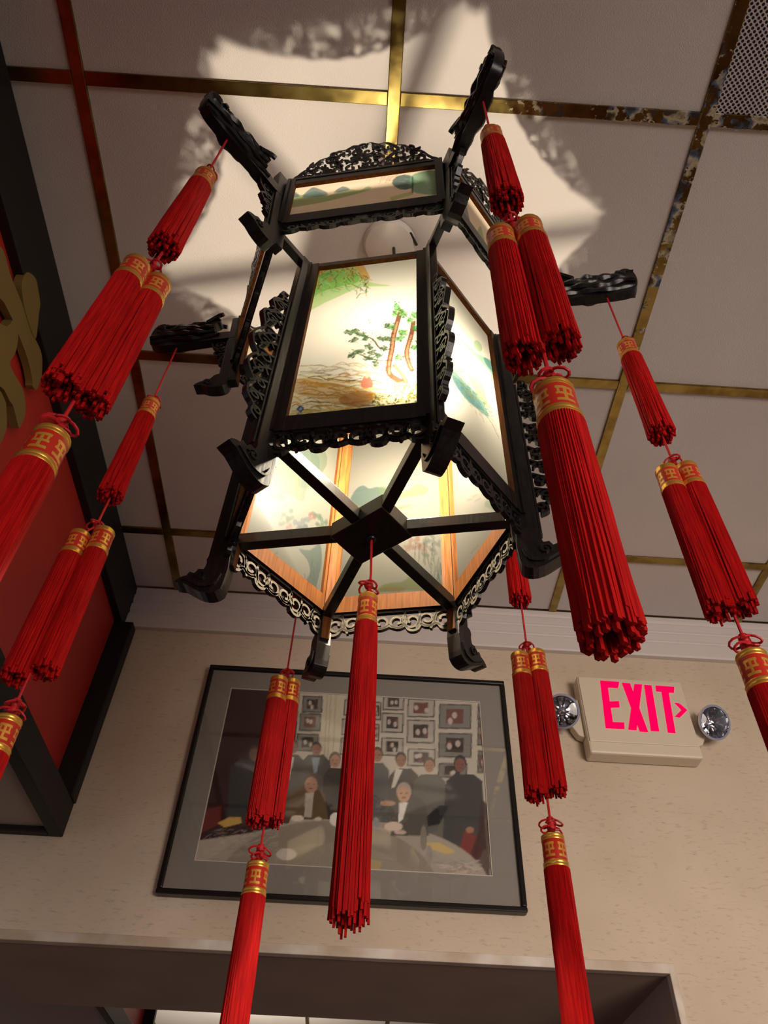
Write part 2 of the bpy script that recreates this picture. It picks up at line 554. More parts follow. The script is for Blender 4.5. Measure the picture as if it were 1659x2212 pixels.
# wall with the opening, soffit 0.5 m deep
ZO, XO, XL = 2.036, 0.735, -1.75
mb = MB()
mb.box(-4, 5, YW, 2.40, ZO, HC + 0.022)
mb.box(XO, 5, YW, 2.40, 0, ZO)
mb.box(-4, XL, YW, 2.40, 0, ZO)
me = mb.mesh('wall_back', ['wallpaper', 'wall_soffit_shade'])
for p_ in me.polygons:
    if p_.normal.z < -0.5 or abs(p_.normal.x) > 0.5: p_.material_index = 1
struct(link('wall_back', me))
mb = MB(); mb.box(-4, 5, 8.9, 9.0, 0, HC + 0.022)
struct(link('wall_far', mb.mesh('wall_far', ['wallpaper'])))
# worn corner bead round the opening
mb = MB()
mb.box(XL, XO, YW - 0.004, YW + 0.02, ZO - 0.003, ZO + 0.019)
mb.box(XO - 0.003, XO + 0.013, YW - 0.004, YW + 0.02, 0, ZO + 0.019)
struct(link('trim_2', mb.mesh('trim_2', ['corner_bead']), bevel=0.002))
# fluted cornice
prof = [(0, 0), (-.016, 0), (-.018, .006), (-.018, .052), (-.012, .056), (-.010, .062), (-.017, .068), (-.018, .090), (-.012, .094), (-.010, .100),
        (-.017, .106), (-.018, .128), (-.013, .132), (-.012, .137), (-.016, .141), (-.0165, .158), (0, .158)]
mb = MB()
mb.prism([(a, b) for a, b in prof], lambda a, b, d: (d, YW + a, HC - .158 + b), -0.752, 4.9)
struct(link('trim_1', mb.mesh('trim_1', ['cornice_paint']), bevel=0.0015))

# ================================================================== RED SIGN BOX
def sign_box(name, xf, y0, y1, zb, zt, depth, label, far_x=None, letters=True):
    root = empty(name, (xf, (y0 + y1) / 2, zb))
    ox, oy, oz = xf, (y0 + y1) / 2, zb
    fr = lambda x, y, z: (x - ox, y - oy, z - oz)
    def b(nm, mat, *q, bev=0.003):
        mb = MB(); mb.box(*q)
        mb.v = [fr(*p) for p in mb.v]
        return link(nm, mb.mesh(nm, [mat]), root, bevel=bev)
    b('frame_bar', 'black_frame', xf - .07, xf - .032, y0, y1, zt - .16, zt)                       # along the ceiling
    b('frame_bar', 'black_frame', xf - .034, xf, y0, y1, zb, zb + .086)                            # along the foot
    b('frame_bar', 'black_frame', xf - .07, xf + .004, y1 - .042, y1, zb + .086, zt - .16)          # against the wall
    b('frame_bar', 'black_frame', xf - depth, xf - .034, y1 - .026, y1, zb, zb + .05)              # under side, wall end
    b('board', 'red_lacquer', xf - .075, xf - .055, y0, y1 - .02, zb + .05, zt - .12, bev=0)
    b('under_board', 'grey_board', xf - depth, xf - .034, y0, y1 - .026, zb + .014, zb + .04, bev=0)
    tag(root, label, 'sign')
    return root, fr
sbx, sfr = sign_box('sign_box', -0.72, -1.6, YW - 0.0005, 2.2675, HC - 0.002, 1.5, 'red sign board in black frame with gold characters at the left ceiling edge')
strokes = [
    [(-60, -60), (0, 60), (45, 120), (115, 370), (190, 560), (262, 745), (330, 960), (395, 1090), (440, 1190), (460, 1300), (450, 1480), (400, 1615), (355, 1580), (355, 1530), (330, 1390), (280, 1220), (215, 1050), (180, 970), (135, 850), (110, 800), (50, 680), (10, 630), (-60, 560)],
    [(310, 345), (270, 360), (235, 430), (228, 520), (245, 640), (262, 745), (330, 960), (385, 1060), (415, 800), (430, 680), (410, 540), (380, 410)],
    [(-80, 920), (60, 930), (130, 860), (175, 960), (180, 1080), (150, 1220), (95, 1320), (130, 1430), (190, 1530), (235, 1620), (262, 1760), (255, 1900), (200, 2030), (180, 2000), (130, 1800), (90, 1740), (30, 1620), (-70, 1480)],
    [(-80, 1600), (30, 1730), (45, 1850), (45, 2050), (-80, 2260)]]
for k, st in enumerate(strokes):
    pl = []
    for cx, cy in st:
        q = on_x(cx / 5.03, 520 + cy / 5.03, -0.752)
        pl.append((q[1], q[2]))
    pl = smooth_poly(pl, 3, closed=True)
    mb = MB(); mb.prism(pl, lambda a, b_, d: sfr(d, a, b_), -0.768, -0.752 + 0.0015 * k)
    link('gold_stroke', mb.mesh('gold_stroke', ['gold_paint']), sbx)
sign_box('sign_box', -1.02, 2.45, 4.85, 2.37, HC - 0.002, 0.9, 'far red board in black frame seen through the opening below')

# ================================================================== FRAMED PHOTOGRAPH
fx0, fx1, fz0, fz1 = -0.457, 0.417, 2.140, 2.788
fyb, fyf = YW - 0.003, YW - 0.027
root = empty('framed_photograph', ((fx0 + fx1) / 2, YW - 0.003, fz0))
FO = np.array([(fx0 + fx1) / 2, YW - 0.003, fz0])
def fbox(nm, mat, x0, x1, y0, y1, z0, z1, bev=0.0, par=root):
    mb = MB(); mb.box(x0 - FO[0], x1 - FO[0], y0 - FO[1], y1 - FO[1], z0 - FO[2], z1 - FO[2])
    return link(nm, mb.mesh(nm, [mat]), par, bevel=bev)
bw = 0.013
fbox('frame_bar', 'picture_frame_metal', fx0, fx1, fyf, fyb, fz1 - bw, fz1, 0.003)
fbox('frame_bar', 'picture_frame_metal', fx0, fx1, fyf, fyb, fz0, fz0 + bw, 0.003)
fbox('frame_bar', 'picture_frame_metal', fx0, fx0 + bw, fyf, fyb, fz0 + bw, fz1 - bw, 0.003)
fbox('frame_bar', 'picture_frame_metal', fx1 - bw, fx1, fyf, fyb, fz0 + bw, fz1 - bw, 0.003)
px0, px1, pz0, pz1 = -0.384, 0.342, 2.222, 2.718
mb = MB()
for q in [(fx0 + bw, px0, fz0 + bw, fz1 - bw), (px1, fx1 - bw, fz0 + bw, fz1 - bw), (px0, px1, fz0 + bw, pz0), (px0, px1, pz1, fz1 - bw)]:
    mb.box(q[0] - FO[0], q[1] - FO[0], -0.014, -0.010, q[2] - FO[2], q[3] - FO[2])
link('mat_board', mb.mesh('mat_board', ['grey_mat']), root)
mb = MB()
e = 0.0025
for q in [(px0, px0 + e, pz0, pz1), (px1 - e, px1, pz0, pz1), (px0 + e, px1 - e, pz0, pz0 + e), (px0 + e, px1 - e, pz1 - e, pz1)]:
    mb.box(q[0] - FO[0], q[1] - FO[0], -0.013, -0.008, q[2] - FO[2], q[3] - FO[2])
link('mat_bevel', mb.mesh('mat_bevel', ['mat_edge']), root)

pt = Paint(px0, px1, pz0, pz1, 230, 158, (150, 142, 128))
PY = YW - 0.013
def C5(*pts):
    out = []
    for cx, cy in pts:
        q = on_y(320 + cx / 2, 1420 + cy / 2, PY); out.append((q[0], q[2]))
    return out
def el(cx, cy, rx, ry, n=20):
    return C5(*[(cx + rx * math.cos(2 * PI * i / n), cy + ry * math.sin(2 * PI * i / n)) for i in range(n)])
# room in the print: dark red corner, pale wall, small pictures
pt.fill(C5((330, 100), (660, 150), (640, 330), (600, 520), (560, 700), (180, 760)), (44, 18, 18))
pt.fill(C5((230, 440), (620, 440), (560, 740), (150, 800)), (40, 16, 14))
pt.fill(C5((655, 140), (1460, 190), (1470, 620), (600, 620), (640, 330)), (166, 160, 148))
pt.fill(C5((755, 150), (850, 150), (830, 430), (740, 430)), (176, 168, 148))
for x in (775, 790, 812): pt.line(C5((x, 150), (x - 14, 430)), 0.003, (140, 132, 112), 0.7)
pics = [(668, 165, 755, 238), (655, 240, 748, 318), (643, 328, 738, 405), (848, 180, 905, 250), (838, 262, 900, 335), (832, 345, 890, 420), (975, 190, 1008, 270), (965, 285, 1000, 360),
        (1016, 160, 1108, 228), (1010, 238, 1105, 325), (1008, 345, 1105, 425), (1122, 178, 1240, 258), (1120, 268, 1240, 370), (1122, 392, 1243, 470), (1258, 200, 1398, 308), (1256, 325, 1400, 432), (1255, 455, 1380, 520), (1425, 200, 1445, 270), (1425, 260, 1448, 380), (1425, 400, 1450, 500)]
rg = random.Random(4)
for (a, b, c, d) in pics:
    dk = a < 760 or a > 1250
    pt.fill(C5((a, b), (c, b + 3), (c - 3, d + 2), (a - 4, d)), (64, 60, 55))
    pt.fill(C5((a + 5, b + 5), (c - 5, b + 8), (c - 8, d - 4), (a + 1, d - 6)), (108, 108, 102) if dk else (150, 146, 136))
    w_, h_ = c - a, d - b
    pt.fill(C5((a + w_ * .22, b + h_ * .2), (c - w_ * .25, b + h_ * .22), (c - w_ * .27, d - h_ * .2), (a + w_ * .2, d - h_ * .22)), (52, 44, 42) if rg.random() < .6 else (96, 60, 54))
    for q in range(3):
        pt.fill(el(a + w_ * (.3 + .4 * rg.random()), b + h_ * (.4 + .3 * rg.random()), w_ * .08, h_ * .14, 8), (180, 170, 160) if q else (110, 60, 56), .8)
# the standing people
def body(cx, top, w_, bot, col, lean=0):
    pt.fill(C5((cx - w_ * .22, top), (cx + w_ * .22, top), (cx + w_ * .42, top + 30), (cx + w_ * .5 + lean, bot), (cx - w_ * .5 + lean, bot), (cx - w_ * .42, top + 32)), col)
def head(cx, cy, r, skin=(134, 98, 78), hair=(58, 48, 42)):
    pt.fill(el(cx, cy - r * .18, r * .98, r * 1.22), hair)
    pt.fill(el(cx, cy + r * .18, r * .84, r * 1.08), skin)
    pt.fill(el(cx, cy + r * .85, r * .45, r * .42), skin)
    for s_ in (-1, 1): pt.fill(el(cx + s_ * r * .36, cy + r * .05, r * .16, r * .09, 8), (58, 42, 36))
    pt.fill(el(cx, cy + r * .62, r * .3, r * .08, 8), (92, 56, 48))
body(440, 440, 200, 720, (44, 46, 46)); head(460, 415, 27, (104, 74, 60))
body(620, 420, 130, 700, (60, 60, 58)); head(625, 385, 24, (112, 80, 66))
pt.fill(C5((610, 430), (632, 430), (605, 545), (590, 540)), (178, 176, 168))
body(725, 420, 150, 700, (66, 66, 62)); head(727, 395, 23)
pt.fill(C5((706, 432), (742, 432), (728, 500), (716, 500)), (124, 136, 146))
body(808, 478, 120, 700, (36, 34, 32)); head(808, 443, 26, (150, 114, 94), (84, 72, 62))
body(985, 455, 130, 720, (74, 76, 74)); head(990, 420, 25)
body(1105, 480, 150, 720, (70, 68, 62)); head(1092, 442, 25, (126, 88, 68), (40, 34, 32))
pt.fill(C5((1070, 480), (1100, 485), (1066, 560), (1050, 565)), (182, 178, 168))
body(1215, 505, 160, 780, (84, 82, 76)); head(1215, 465, 25, (144, 106, 86), (70, 60, 54))
body(1365, 505, 190, 830, (50, 50, 48)); head(1348, 460, 28, (112, 78, 64), (44, 40, 38))
pt.fill(C5((1200, 690), (1255, 640), (1300, 640), (1260, 720), (1210, 730)), (22, 21, 20))
# chairs, round table, seated pair
pt.fill(C5((240, 660), (318, 640), (310, 720), (228, 760)), (92, 26, 22))
pt.fill(C5((1335, 870), (1365, 750), (1420, 770), (1450, 830), (1420, 900), (1400, 940)), (104, 34, 26))
pt.fill(C5((1440, 610), (1470, 640), (1478, 960), (1440, 950), (1380, 880), (1425, 760)), (48, 24, 20), .85)
pt.fill(C5(*[(840 + 640 * math.cos(a_), 1010 + 310 * math.sin(a_)) for a_ in [PI + PI * i / 30 for i in range(31)]]), (142, 134, 122))
pt.fill(C5(*[(770 + 490 * math.cos(a_), 1030 + 325 * math.sin(a_)) for a_ in [PI + PI * i / 30 for i in range(31)]]), (124, 115, 102))
pt.fill(C5(*[(790 + 380 * math.cos(a_), 1040 + 240 * math.sin(a_)) for a_ in [PI + PI * i / 30 for i in range(31)]]), (136, 128, 115), .5)
pt.fill(C5((300, 715), (350, 690), (400, 690), (405, 715), (330, 735)), (178, 146, 74))
pt.fill(C5((1200, 800), (1260, 800), (1330, 840), (1290, 850), (1215, 825)), (172, 150, 96))
pt.fill(C5((960, 870), (1010, 880), (1000, 925), (965, 915)), (160, 138, 92), .7)
body(685, 560, 185, 700, (82, 64, 40)); head(704, 545, 33, (150, 112, 92), (74, 62, 50))
pt.fill(C5((680, 585), (716, 585), (704, 690), (674, 690)), (152, 142, 128))
body(1130, 600, 165, 770, (72, 70, 64)); head(1105, 585, 33, (170, 136, 112), (150, 142, 130))
pt.fill(C5((1085, 628), (1122, 625), (1100, 700), (1080, 715)), (196, 194, 186))
for (cx, cy, rx, ry, col) in [(645, 695, 28, 14, (190, 178, 164)), (735, 698, 16, 8, (184, 172, 158)), (812, 700, 28, 30, (198, 192, 182)), (595, 705, 18, 14, (64, 46, 36)), (1060, 730, 40, 20, (188, 170, 158)), (985, 715, 14, 26, (128, 128, 128)), (455, 690, 14, 26, (92, 92, 92)), (1035, 630, 34, 12, (158, 126, 104)), (597, 850, 44, 26, (176, 168, 156)), (1190, 780, 14, 55, (112, 106, 98)), (1215, 855, 12, 45, (128, 122, 116)), (1390, 745, 18, 14, (138, 98, 80)), (1090, 755, 26, 10, (170, 150, 138))]:
    pt.fill(el(cx, cy, rx, ry), col)
for k in range(70):
    cx, cy = rg.uniform(1230, 1400), rg.uniform(880, 940)
    pt.line(C5((cx, cy), (cx + rg.uniform(10, 50), cy + rg.uniform(-8, 10))), 0.002, rg.choice([(178, 164, 150), (120, 96, 90), (160, 150, 140)]), .7)
for k in range(120):
    cx = rg.uniform(230, 560); cy = rg.uniform(745, 860)
    pt.line(C5((cx, cy), (cx + rg.uniform(6, 40), cy - rg.uniform(0, 14))), 0.0016, rg.choice([(164, 158, 148), (112, 104, 94), (180, 174, 164)]), .4)
pt.c = np.clip(pt.c * 1.45, 0, 0.9)
pm = pt.mesh('photo_print', lambda a, b: (a - FO[0], -0.0095, b - FO[2]), 'printed_photo')
link('photo_print', pm, root)
fbox('backing', 'black_frame', fx0 + bw, fx1 - bw, YW - 0.010, YW - 0.004, fz0 + bw, fz1 - bw)
fbox('glass', 'picture_glass', fx0 + bw, fx1 - bw, YW - 0.0215, YW - 0.0195, fz0 + bw, fz1 - bw)
tag(root, 'framed group photograph with grey mat hanging on the wall behind the tassels', 'picture')

# ================================================================== EXIT SIGN
YE = YW - 0.052
c_tl, c_tr, c_br, c_bl = on_y(1250, 1457, YE), on_y(1479, 1477, YE), on_y(1514, 1641, YE), on_y(1268, 1622, YE)
ex0 = (c_tl[0] + c_bl[0]) / 2; ex1 = (c_tr[0] + c_br[0]) / 2
ez0 = (c_bl[2] + c_br[2]) / 2; ez1 = (c_tl[2] + c_tr[2]) / 2
EO = np.array([(ex0 + ex1) / 2, YW - 0.001, ez0])
root = empty('exit_sign', tuple(EO))
mb = MB(); mb.box(ex0 - EO[0], ex1 - EO[0], YE - EO[1], 0, 0, ez1 - ez0)
link('housing', mb.mesh('housing', ['sign_plastic']), root, bevel=0.006)
mb = MB(); mb.box(ex0 - EO[0] + .004, ex1 - EO[0] - .004, YE - EO[1] - .003, YE - EO[1] + .002, .034, ez1 - ez0 - .004)
face = link('face_plate', mb.mesh('face_plate', ['sign_plastic']), root, bevel=0.002)
def CE(*pts):
    out = []
    for cx, cy in pts:
        q = on_y(1080 + cx / 2.865, 1380 + cy / 2.865, YE - 0.004); out.append((q[0] - EO[0], q[2] - EO[2]))
    return out
glyphs = {
    'letter_e': [[(620, 258), (738, 266), (731, 304), (668, 300), (680, 388), (736, 385), (741, 424), (686, 426), (699, 515), (769, 518), (771, 558), (655, 553)]],
    'letter_x': [[(755, 272), (805, 275), (918, 577), (866, 574)], [(832, 280), (880, 283), (845, 566), (795, 562)]],
    'letter_i': [[(893, 285), (938, 288), (986, 573), (935, 570)]],
    'letter_t': [[(963, 289), (1079, 297), (1077, 334), (1044, 332), (1087, 584), (1040, 580), (1000, 328), (967, 325)]],
    'arrow': [[(1080, 396), (1110, 399), (1159, 441), (1112, 488), (1082, 481), (1124, 441)]]}
for nm, pls in glyphs.items():
    mb = MB()
    for k, pl in enumerate(pls):
        mb.prism(CE(*pl), lambda a, b, d: (a, d, b), YE - EO[1] - 0.0045 - 0.0002 * k, YE - EO[1] - 0.002)
    o = link(nm, mb.mesh(nm, ['exit_red']), face)
for s_, (hx, hy) in ((-1, (1214, 1537)), (1, (1540, 1561))):
    c = on_y(hx, hy, YW - 0.062)
    loc = Vector((c[0] - EO[0], c[1] - EO[1], c[2] - EO[2]))
    ex = ex0 - EO[0] if s_ < 0 else ex1 - EO[0]
    # semicircular mounting ear on the housing side
    mb = MB()
    pl = [(ex, loc.z + .062), (ex + s_ * .018, loc.z + .055), (ex + s_ * .032, loc.z + .03), (ex + s_ * .036, loc.z), (ex + s_ * .032, loc.z - .03), (ex + s_ * .018, loc.z - .055), (ex, loc.z - .062)]
    mb.prism(pl, lambda a, b, d: (a, d, b), -0.034, -0.004)
    link('lamp_bracket', mb.mesh('lamp_bracket', ['sign_plastic']), root, bevel=0.003)
    d = Vector((0.16 * s_, -0.80, -0.42)).normalized()
    q = d.to_track_quat('Z', 'Y').to_matrix()
    fr = lambda x, y, z, q=q, loc=loc: tuple(loc + q @ (Vector((x, y, z)) * 1.2))
    mb = MB(); mb.lathe([(0.012, -.030), (0.024, -.026), (0.034, -.014), (0.039, 0), (0.041, .004), (0.041, .008), (0.036, .008), (0.036, .004), (0.030, -.006), (0.020, -.014), (0.008, -.018)], 28, fr)
    hd = link('lamp_head', mb.mesh('lamp_head', ['chrome'], smooth=True), root)
    mb = MB()
    for k in range(10):                             # faceted reflector petals
        a = 2 * PI * k / 10
        mb.tube([fr(.010 * math.cos(a), .010 * math.sin(a), -.008), fr(.034 * math.cos(a), .034 * math.sin(a), .003)], [.002, .004], 5)
    mb.lathe([(0.0, .003), (0.006, .001), (0.007, -.008), (0.0, -.012)], 10, fr)
    link('reflector', mb.mesh('reflector', ['chrome']), hd)
    mb = MB(); mb.lathe([(0.0, .012), (0.02, .011), (0.035, .0075), (0.035, .0065), (0.0, .010)], 24, fr)
    link('lens', mb.mesh('lens', ['lamp_lens'], smooth=True), hd)
    mb = MB(); mb.tube([fr(0, 0, -.024), (ex + s_ * .02, -.02, loc.z)], .009, 8)
    link('swivel', mb.mesh('swivel', ['sign_plastic']), hd)
tag(root, 'lit exit sign with two round emergency lamps on the wall', 'exit sign')

# ================================================================== PALACE LANTERN
X0, Y0, TH = -0.001, 0.69, math.radians(-131.26)
Z0 = 2.07
lan = empty('palace_lantern', (X0, Y0, Z0), TH)
tag(lan, 'black carved hexagonal lantern with painted glass panes hanging from the ceiling', 'lantern')
C30 = math.cos(PI / 6)
RB, RC = 0.2, 0.278
AB, AC = RB * C30, RC * C30
ZB0, ZB1 = 2.168, 2.622          # body frame
ZC0, ZC1 = 2.632, 2.788          # crown frame
def copies(name, me, n=6, off=0.0, parent=lan, bevel=0.0):
    return [link(name, me, parent, rz=k * PI / 3 + off, bevel=bevel) for k in range(n)]
PANF = lambda ap: (lambda a, b, d: (ap + d, a, b))          # panel plane frame: a along the side, b height, d outward
# --- body panels
FLARE = (2.62, 0.075)          # the crown opens outward towards the top
def frame_mesh(name, ap, w, st, z0, z1, rb, rt, depth, flare=None):
    mb = MB()
    mb.box(ap - depth, ap, -w / 2, -w / 2 + st, z0, z1)
    mb.box(ap - depth, ap, w / 2 - st, w / 2, z0, z1)
    mb.box(ap - depth, ap - .001, -w / 2 + st, w / 2 - st, z0, z0 + rb)
    if rt: mb.box(ap - depth, ap - .001, -w / 2 + st, w / 2 - st, z1 - rt, z1)
    # moulding line on the outside of each stile
    mb.box(ap, ap + .003, -w / 2, -w / 2 + .005, z0, z1)
    mb.box(ap, ap + .003, w / 2 - .005, w / 2, z0, z1)
    me = mb.mesh(name, ['black_wood', 'raw_wood'], Z0, flare=flare)
    for p_ in me.polygons:                     # unpainted: everything looking into the lantern or down inside the frame
        if p_.normal.x < -0.5: p_.material_index = 1
        elif abs(p_.normal.y) > 0.5 and abs(p_.center.y) < w / 2 - st + .001 and p_.center.x < ap + (.012 if flare else 0): p_.material_index = 1
        elif abs(p_.normal.z) > 0.5 and z0 - Z0 + .001 < p_.center.z < z1 - Z0 - .001: p_.material_index = 1
    return me
WB = 0.190
bf = frame_mesh('body_panel', AB, WB, 0.016, ZB0, ZB1, 0.030, 0.011, 0.014)
body_panels = copies('body_panel', bf, off=PI / 6)
# --- openwork apron under each panel
def apron_mesh(name, ap, w, zt, h, lw=0.0038, thick=0.006):
    mb = MB(); fr = PANF(ap - .009)
    R = lambda pts, w_=lw: mb.ribbon(pts, w_, fr, 0, thick)
    hw = w / 2
    R([(-hw, zt - .0015), (hw, zt - .0015)], .003)
    for s_ in (-1, 1):
        R([(s_ * (hw - .002), zt), (s_ * (hw - .002), zt - h * .75)], .004)
        # scalloped lower edge
        edge = [(s_ * (hw - .002), zt - h * .75)]
        n = 4
        for k in range(n):
            a0 = hw - .002 - (hw - .002) * k / n; a1 = hw - .002 - (hw - .002) * (k + 1) / n
            dep = h * (0.95 if k % 2 == 0 else 0.78)
            edge += [(s_ * (a0 * .8 + a1 * .2), zt - dep * .93), (s_ * (a0 + a1) / 2, zt - dep), (s_ * (a0 * .2 + a1 * .8), zt - dep * .93), (s_ * a1, zt - h * .66)]
        R(smooth_poly(edge, 2), lw * 1.1)
        f = w / 0.19
        for (u, v, r, a0, tr) in [(.078, .50, .40, 1.2, 1.35), (.055, .46, .36, -0.6, -1.35), (.033, .50, .38, 2.2, 1.3), (.012, .50, .36, 0.4, -1.3)]:
            pts = spiral(0, 0, r * h, .10 * h, a0, tr, 20)
            R([(s_ * (u * f + p[0]), zt - v * h + p[1]) for p in pts])
        R([(s_ * (.070 * f), zt), (s_ * (.066 * f), zt - .5 * h), (s_ * (.060 * f), zt - .9 * h)], lw * .9)
        R([(s_ * (.044 * f), zt - .02 * h), (s_ * (.045 * f), zt - .4 * h), (s_ * (.040 * f), zt - .85 * h)], lw * .9)
        R([(s_ * (.022 * f), zt), (s_ * (.024 * f), zt - .45 * h), (s_ * (.018 * f), zt - .8 * h)], lw * .9)
    return mb.mesh(name, ['black_wood', 'pale_wood'], Z0, inward=1)
am = apron_mesh('apron', AB, WB, ZB0, 0.040)
for k in range(6): link('apron', am, body_panels[k])
# --- crown panels
WC = 0.264
cf = frame_mesh('crown_panel', AC, WC, 0.013, ZC0, ZC1, 0.026, 0.016, 0.013, FLARE)
crown_panels = copies('crown_panel', cf, off=PI / 6)
am2 = apron_mesh('fringe', AC, WC, ZC0, 0.026, 0.0036)
for k in range(6): link('fringe', am2, crown_panels[k])
# carved crest, arched, dense scrolls
mb = MB(); fr = PANF(AC - .010)
rg = random.Random(21)
def crest_h(u):
    x = min(1.0, abs(u) / (WC / 2 - .004))
    return 0.012 + 0.090 * (1 - x ** 2.0)
LEAN = lambda a, b, d: (AC - .010 + d + (b - ZC1) * .10, a, b)          # the crest leans out a little
edge = [(u, ZC1 + crest_h(u) + .0035 * math.sin(u * 210)) for u in np.linspace(-WC / 2 + .004, WC / 2 - .004, 40)]
mb.ribbon(edge, .0030, LEAN, 0, .003)
mb.ribbon([(-WC / 2, ZC1 + .003), (WC / 2, ZC1 + .003)], .006, fr, -.001, .010)
row = 0; zz = .013
while zz < .100:
    u = -WC / 2 + .016 + (row % 2) * .0125
    while u < WC / 2 - .012:
        if crest_h(u) > zz + .004:
            uu, vv = u + rg.uniform(-.003, .003), ZC1 + zz + rg.uniform(-.003, .003)
            d0 = rg.uniform(0, .002); sg = rg.choice([-1, 1]); a0 = rg.uniform(0, 6.28)
            mb.ribbon(spiral(uu, vv, rg.uniform(.0098, .0122), .003, a0, sg * rg.uniform(.75, 1.1), 12), rg.uniform(.0034, .0044), LEAN, d0, d0 + .0030)
            if rg.random() < .30:
                mb.ribbon(smooth_poly([(uu, vv), (uu + rg.uniform(-.010, .010), vv + .009), (uu + rg.uniform(-.016, .016), vv + .019)], 3), [.006, .0056, .005, .0046, .004, .003, .002], LEAN, d0, d0 + .0032)
        u += .0200
    zz += .0158; row += 1
crm = mb.mesh('crest', ['black_wood'], Z0, flare=FLARE)
for k in range(6): link('crest', crm, crown_panels[k])

# --- painted panes
def pane_setup(k, ap, w, z0, z1, nx, ny, base=(238, 234, 220)):
    ang = TH + k * PI / 3 + PI / 6
    nrm = np.array([math.cos(ang), math.sin(ang), 0.0]); tan = np.array([-math.sin(ang), math.cos(ang), 0.0])
    org = np.array([X0, Y0, 0]) + nrm * ap
    P = Paint(-w / 2, w / 2, z0, z1, nx, ny, base)
    def at(x, y):
        q = on_plane(x, y, org, nrm)
        return (float(np.dot(q - org, tan)), float(q[2]))
    return P, at
def add_pane(P, name, parent, ap, mat='painted_glass'):
    me = P.mesh(name, lambda a, b: (ap + ((b - FLARE[0]) * FLARE[1] if mat.startswith('thin') else 0), a, b - Z0), mat)
    link(name, me, parent)
PW, PZ0, PZ1 = WB - .030, ZB0 + .028, ZB1 - .009
PAP = AB - .0085
RGN = random.Random(5)
def mapper(at, ox, oy, s):
    return lambda *pts: [at(ox + cx / s, oy + cy / s) for cx, cy in pts]
def ell(f, cx, cy, rx, ry, rot=0.0, n=14):
    return f(*[(cx + rx * math.cos(t_) * math.cos(rot) - ry * math.sin(t_) * math.sin(rot), cy + rx * math.cos(t_) * math.sin(rot) + ry * math.sin(t_) * math.cos(rot)) for t_ in [2 * PI * i / n for i in range(n)]])
def washes(P, f, pts, col, al, r):
    for c in f(*pts): P.blob(c, r, r * 0.8, col, al)

# front pane: pine tree, figure on the bank, green hill
P, at = pane_setup(0, PAP, PW, PZ0, ZB1 + .014, 170, 256)
f = mapper(at, 420, 500, 2.765)
P.fill(smooth_poly(f((670, 470), (690, 320), (760, 245), (860, 205), (930, 195), (1000, 240), (1040, 300), (1180, 325), (1000, 332), (880, 380), (780, 425)), 3, True), (176, 216, 128), .8)
P.fill(smooth_poly(f((700, 300), (780, 245), (880, 220), (960, 240), (980, 300), (860, 330), (760, 360), (690, 400)), 3, True), (122, 200, 74), .8)
P.fill(smooth_poly(f((690, 290), (740, 235), (850, 180), (940, 165), (1000, 190), (1050, 280), (1010, 265), (940, 200), (860, 205), (760, 250)), 3, True), (226, 172, 56), .85)
for k in range(80):
    x = RGN.uniform(690, 1040); y = 300 - 120 * math.sin((x - 640) / 420 * PI) + RGN.uniform(0, 110)
    P.line(f((x, y), (x + RGN.uniform(-30, 40), y + RGN.uniform(5, 30))), .0018, RGN.choice([(84, 66, 30), (120, 140, 60), (206, 140, 90), (60, 50, 30)]), .75)
for k in range(150):
    x = RGN.uniform(680, 1030); top_ = 300 - 125 * math.sin((x - 640) / 430 * PI); y = top_ + RGN.random() ** 1.5 * (430 - top_) * .7
    col = RGN.choice([(236, 190, 70), (206, 150, 50), (110, 90, 30)]) if y < top_ + 40 else RGN.choice([(150, 216, 110), (110, 186, 80), (176, 226, 150), (190, 170, 80), (130, 110, 50)])
    P.line(smooth_poly(f((x, y), (x + RGN.uniform(-14, 24), y + RGN.uniform(4, 16)), (x + RGN.uniform(-30, 44), y + RGN.uniform(12, 34))), 2), RGN.uniform(.001, .0022), col, .7)
P.fill(f((700, 160), (830, 165), (960, 140), (960, 165), (840, 178), (710, 186)), (40, 34, 22), .8)
P.fill(f((540, 900), (700, 850), (900, 870), (1020, 930), (1360, 920), (1370, 1110), (500, 1140)), (244, 232, 176), .55)
for k in range(150):
    x = RGN.uniform(545, 1080); y = RGN.uniform(790, 1090)
    L_ = RGN.uniform(40, 170)
    col = RGN.choice([(206, 150, 44), (170, 116, 34), (222, 180, 76), (140, 130, 44), (110, 80, 30)]) if y > 860 else RGN.choice([(196, 176, 140), (160, 150, 130), (206, 190, 150)])
    P.line(smooth_poly(f((x, y), (x + L_ * .5, y - RGN.uniform(-8, 16)), (x + L_, y + RGN.uniform(-10, 22))), 3), RGN.uniform(.0012, .0028), col, .8)
P.fill(smooth_poly(f((560, 890), (700, 880), (820, 900), (1000, 940), (1080, 990), (960, 1040), (840, 1030), (700, 990), (590, 960)), 3, True), (190, 128, 36), .5)
P.fill(smooth_poly(f((860, 1000), (980, 950), (1080, 970), (1060, 1030), (930, 1050)), 3, True), (156, 96, 16), .7)
P.fill(smooth_poly(f((540, 1100), (700, 1060), (900, 1075), (900, 1110), (540, 1140)), 3, True), (206, 186, 104), .6)
for k in range(260):
    x = RGN.uniform(1060, 1360); y = RGN.uniform(900, 1080)
    if y < 980 and x < 1180: continue
    P.fill(ell(f, x, y, RGN.uniform(5, 14), RGN.uniform(3, 7), RGN.uniform(0, 3), 7), RGN.choice([(96, 116, 16), (146, 142, 36), (60, 66, 14), (190, 176, 70), (226, 220, 150)]), .9)
P.line(smooth_poly(f((1230, 890), (1165, 850), (1162, 790), (1180, 700), (1188, 630), (1212, 540), (1235, 470)), 3), .0075, (120, 66, 40))
P.line(smooth_poly(f((1300, 830), (1275, 770), (1268, 710), (1295, 620), (1308, 540)), 3), .0065, (130, 72, 50))
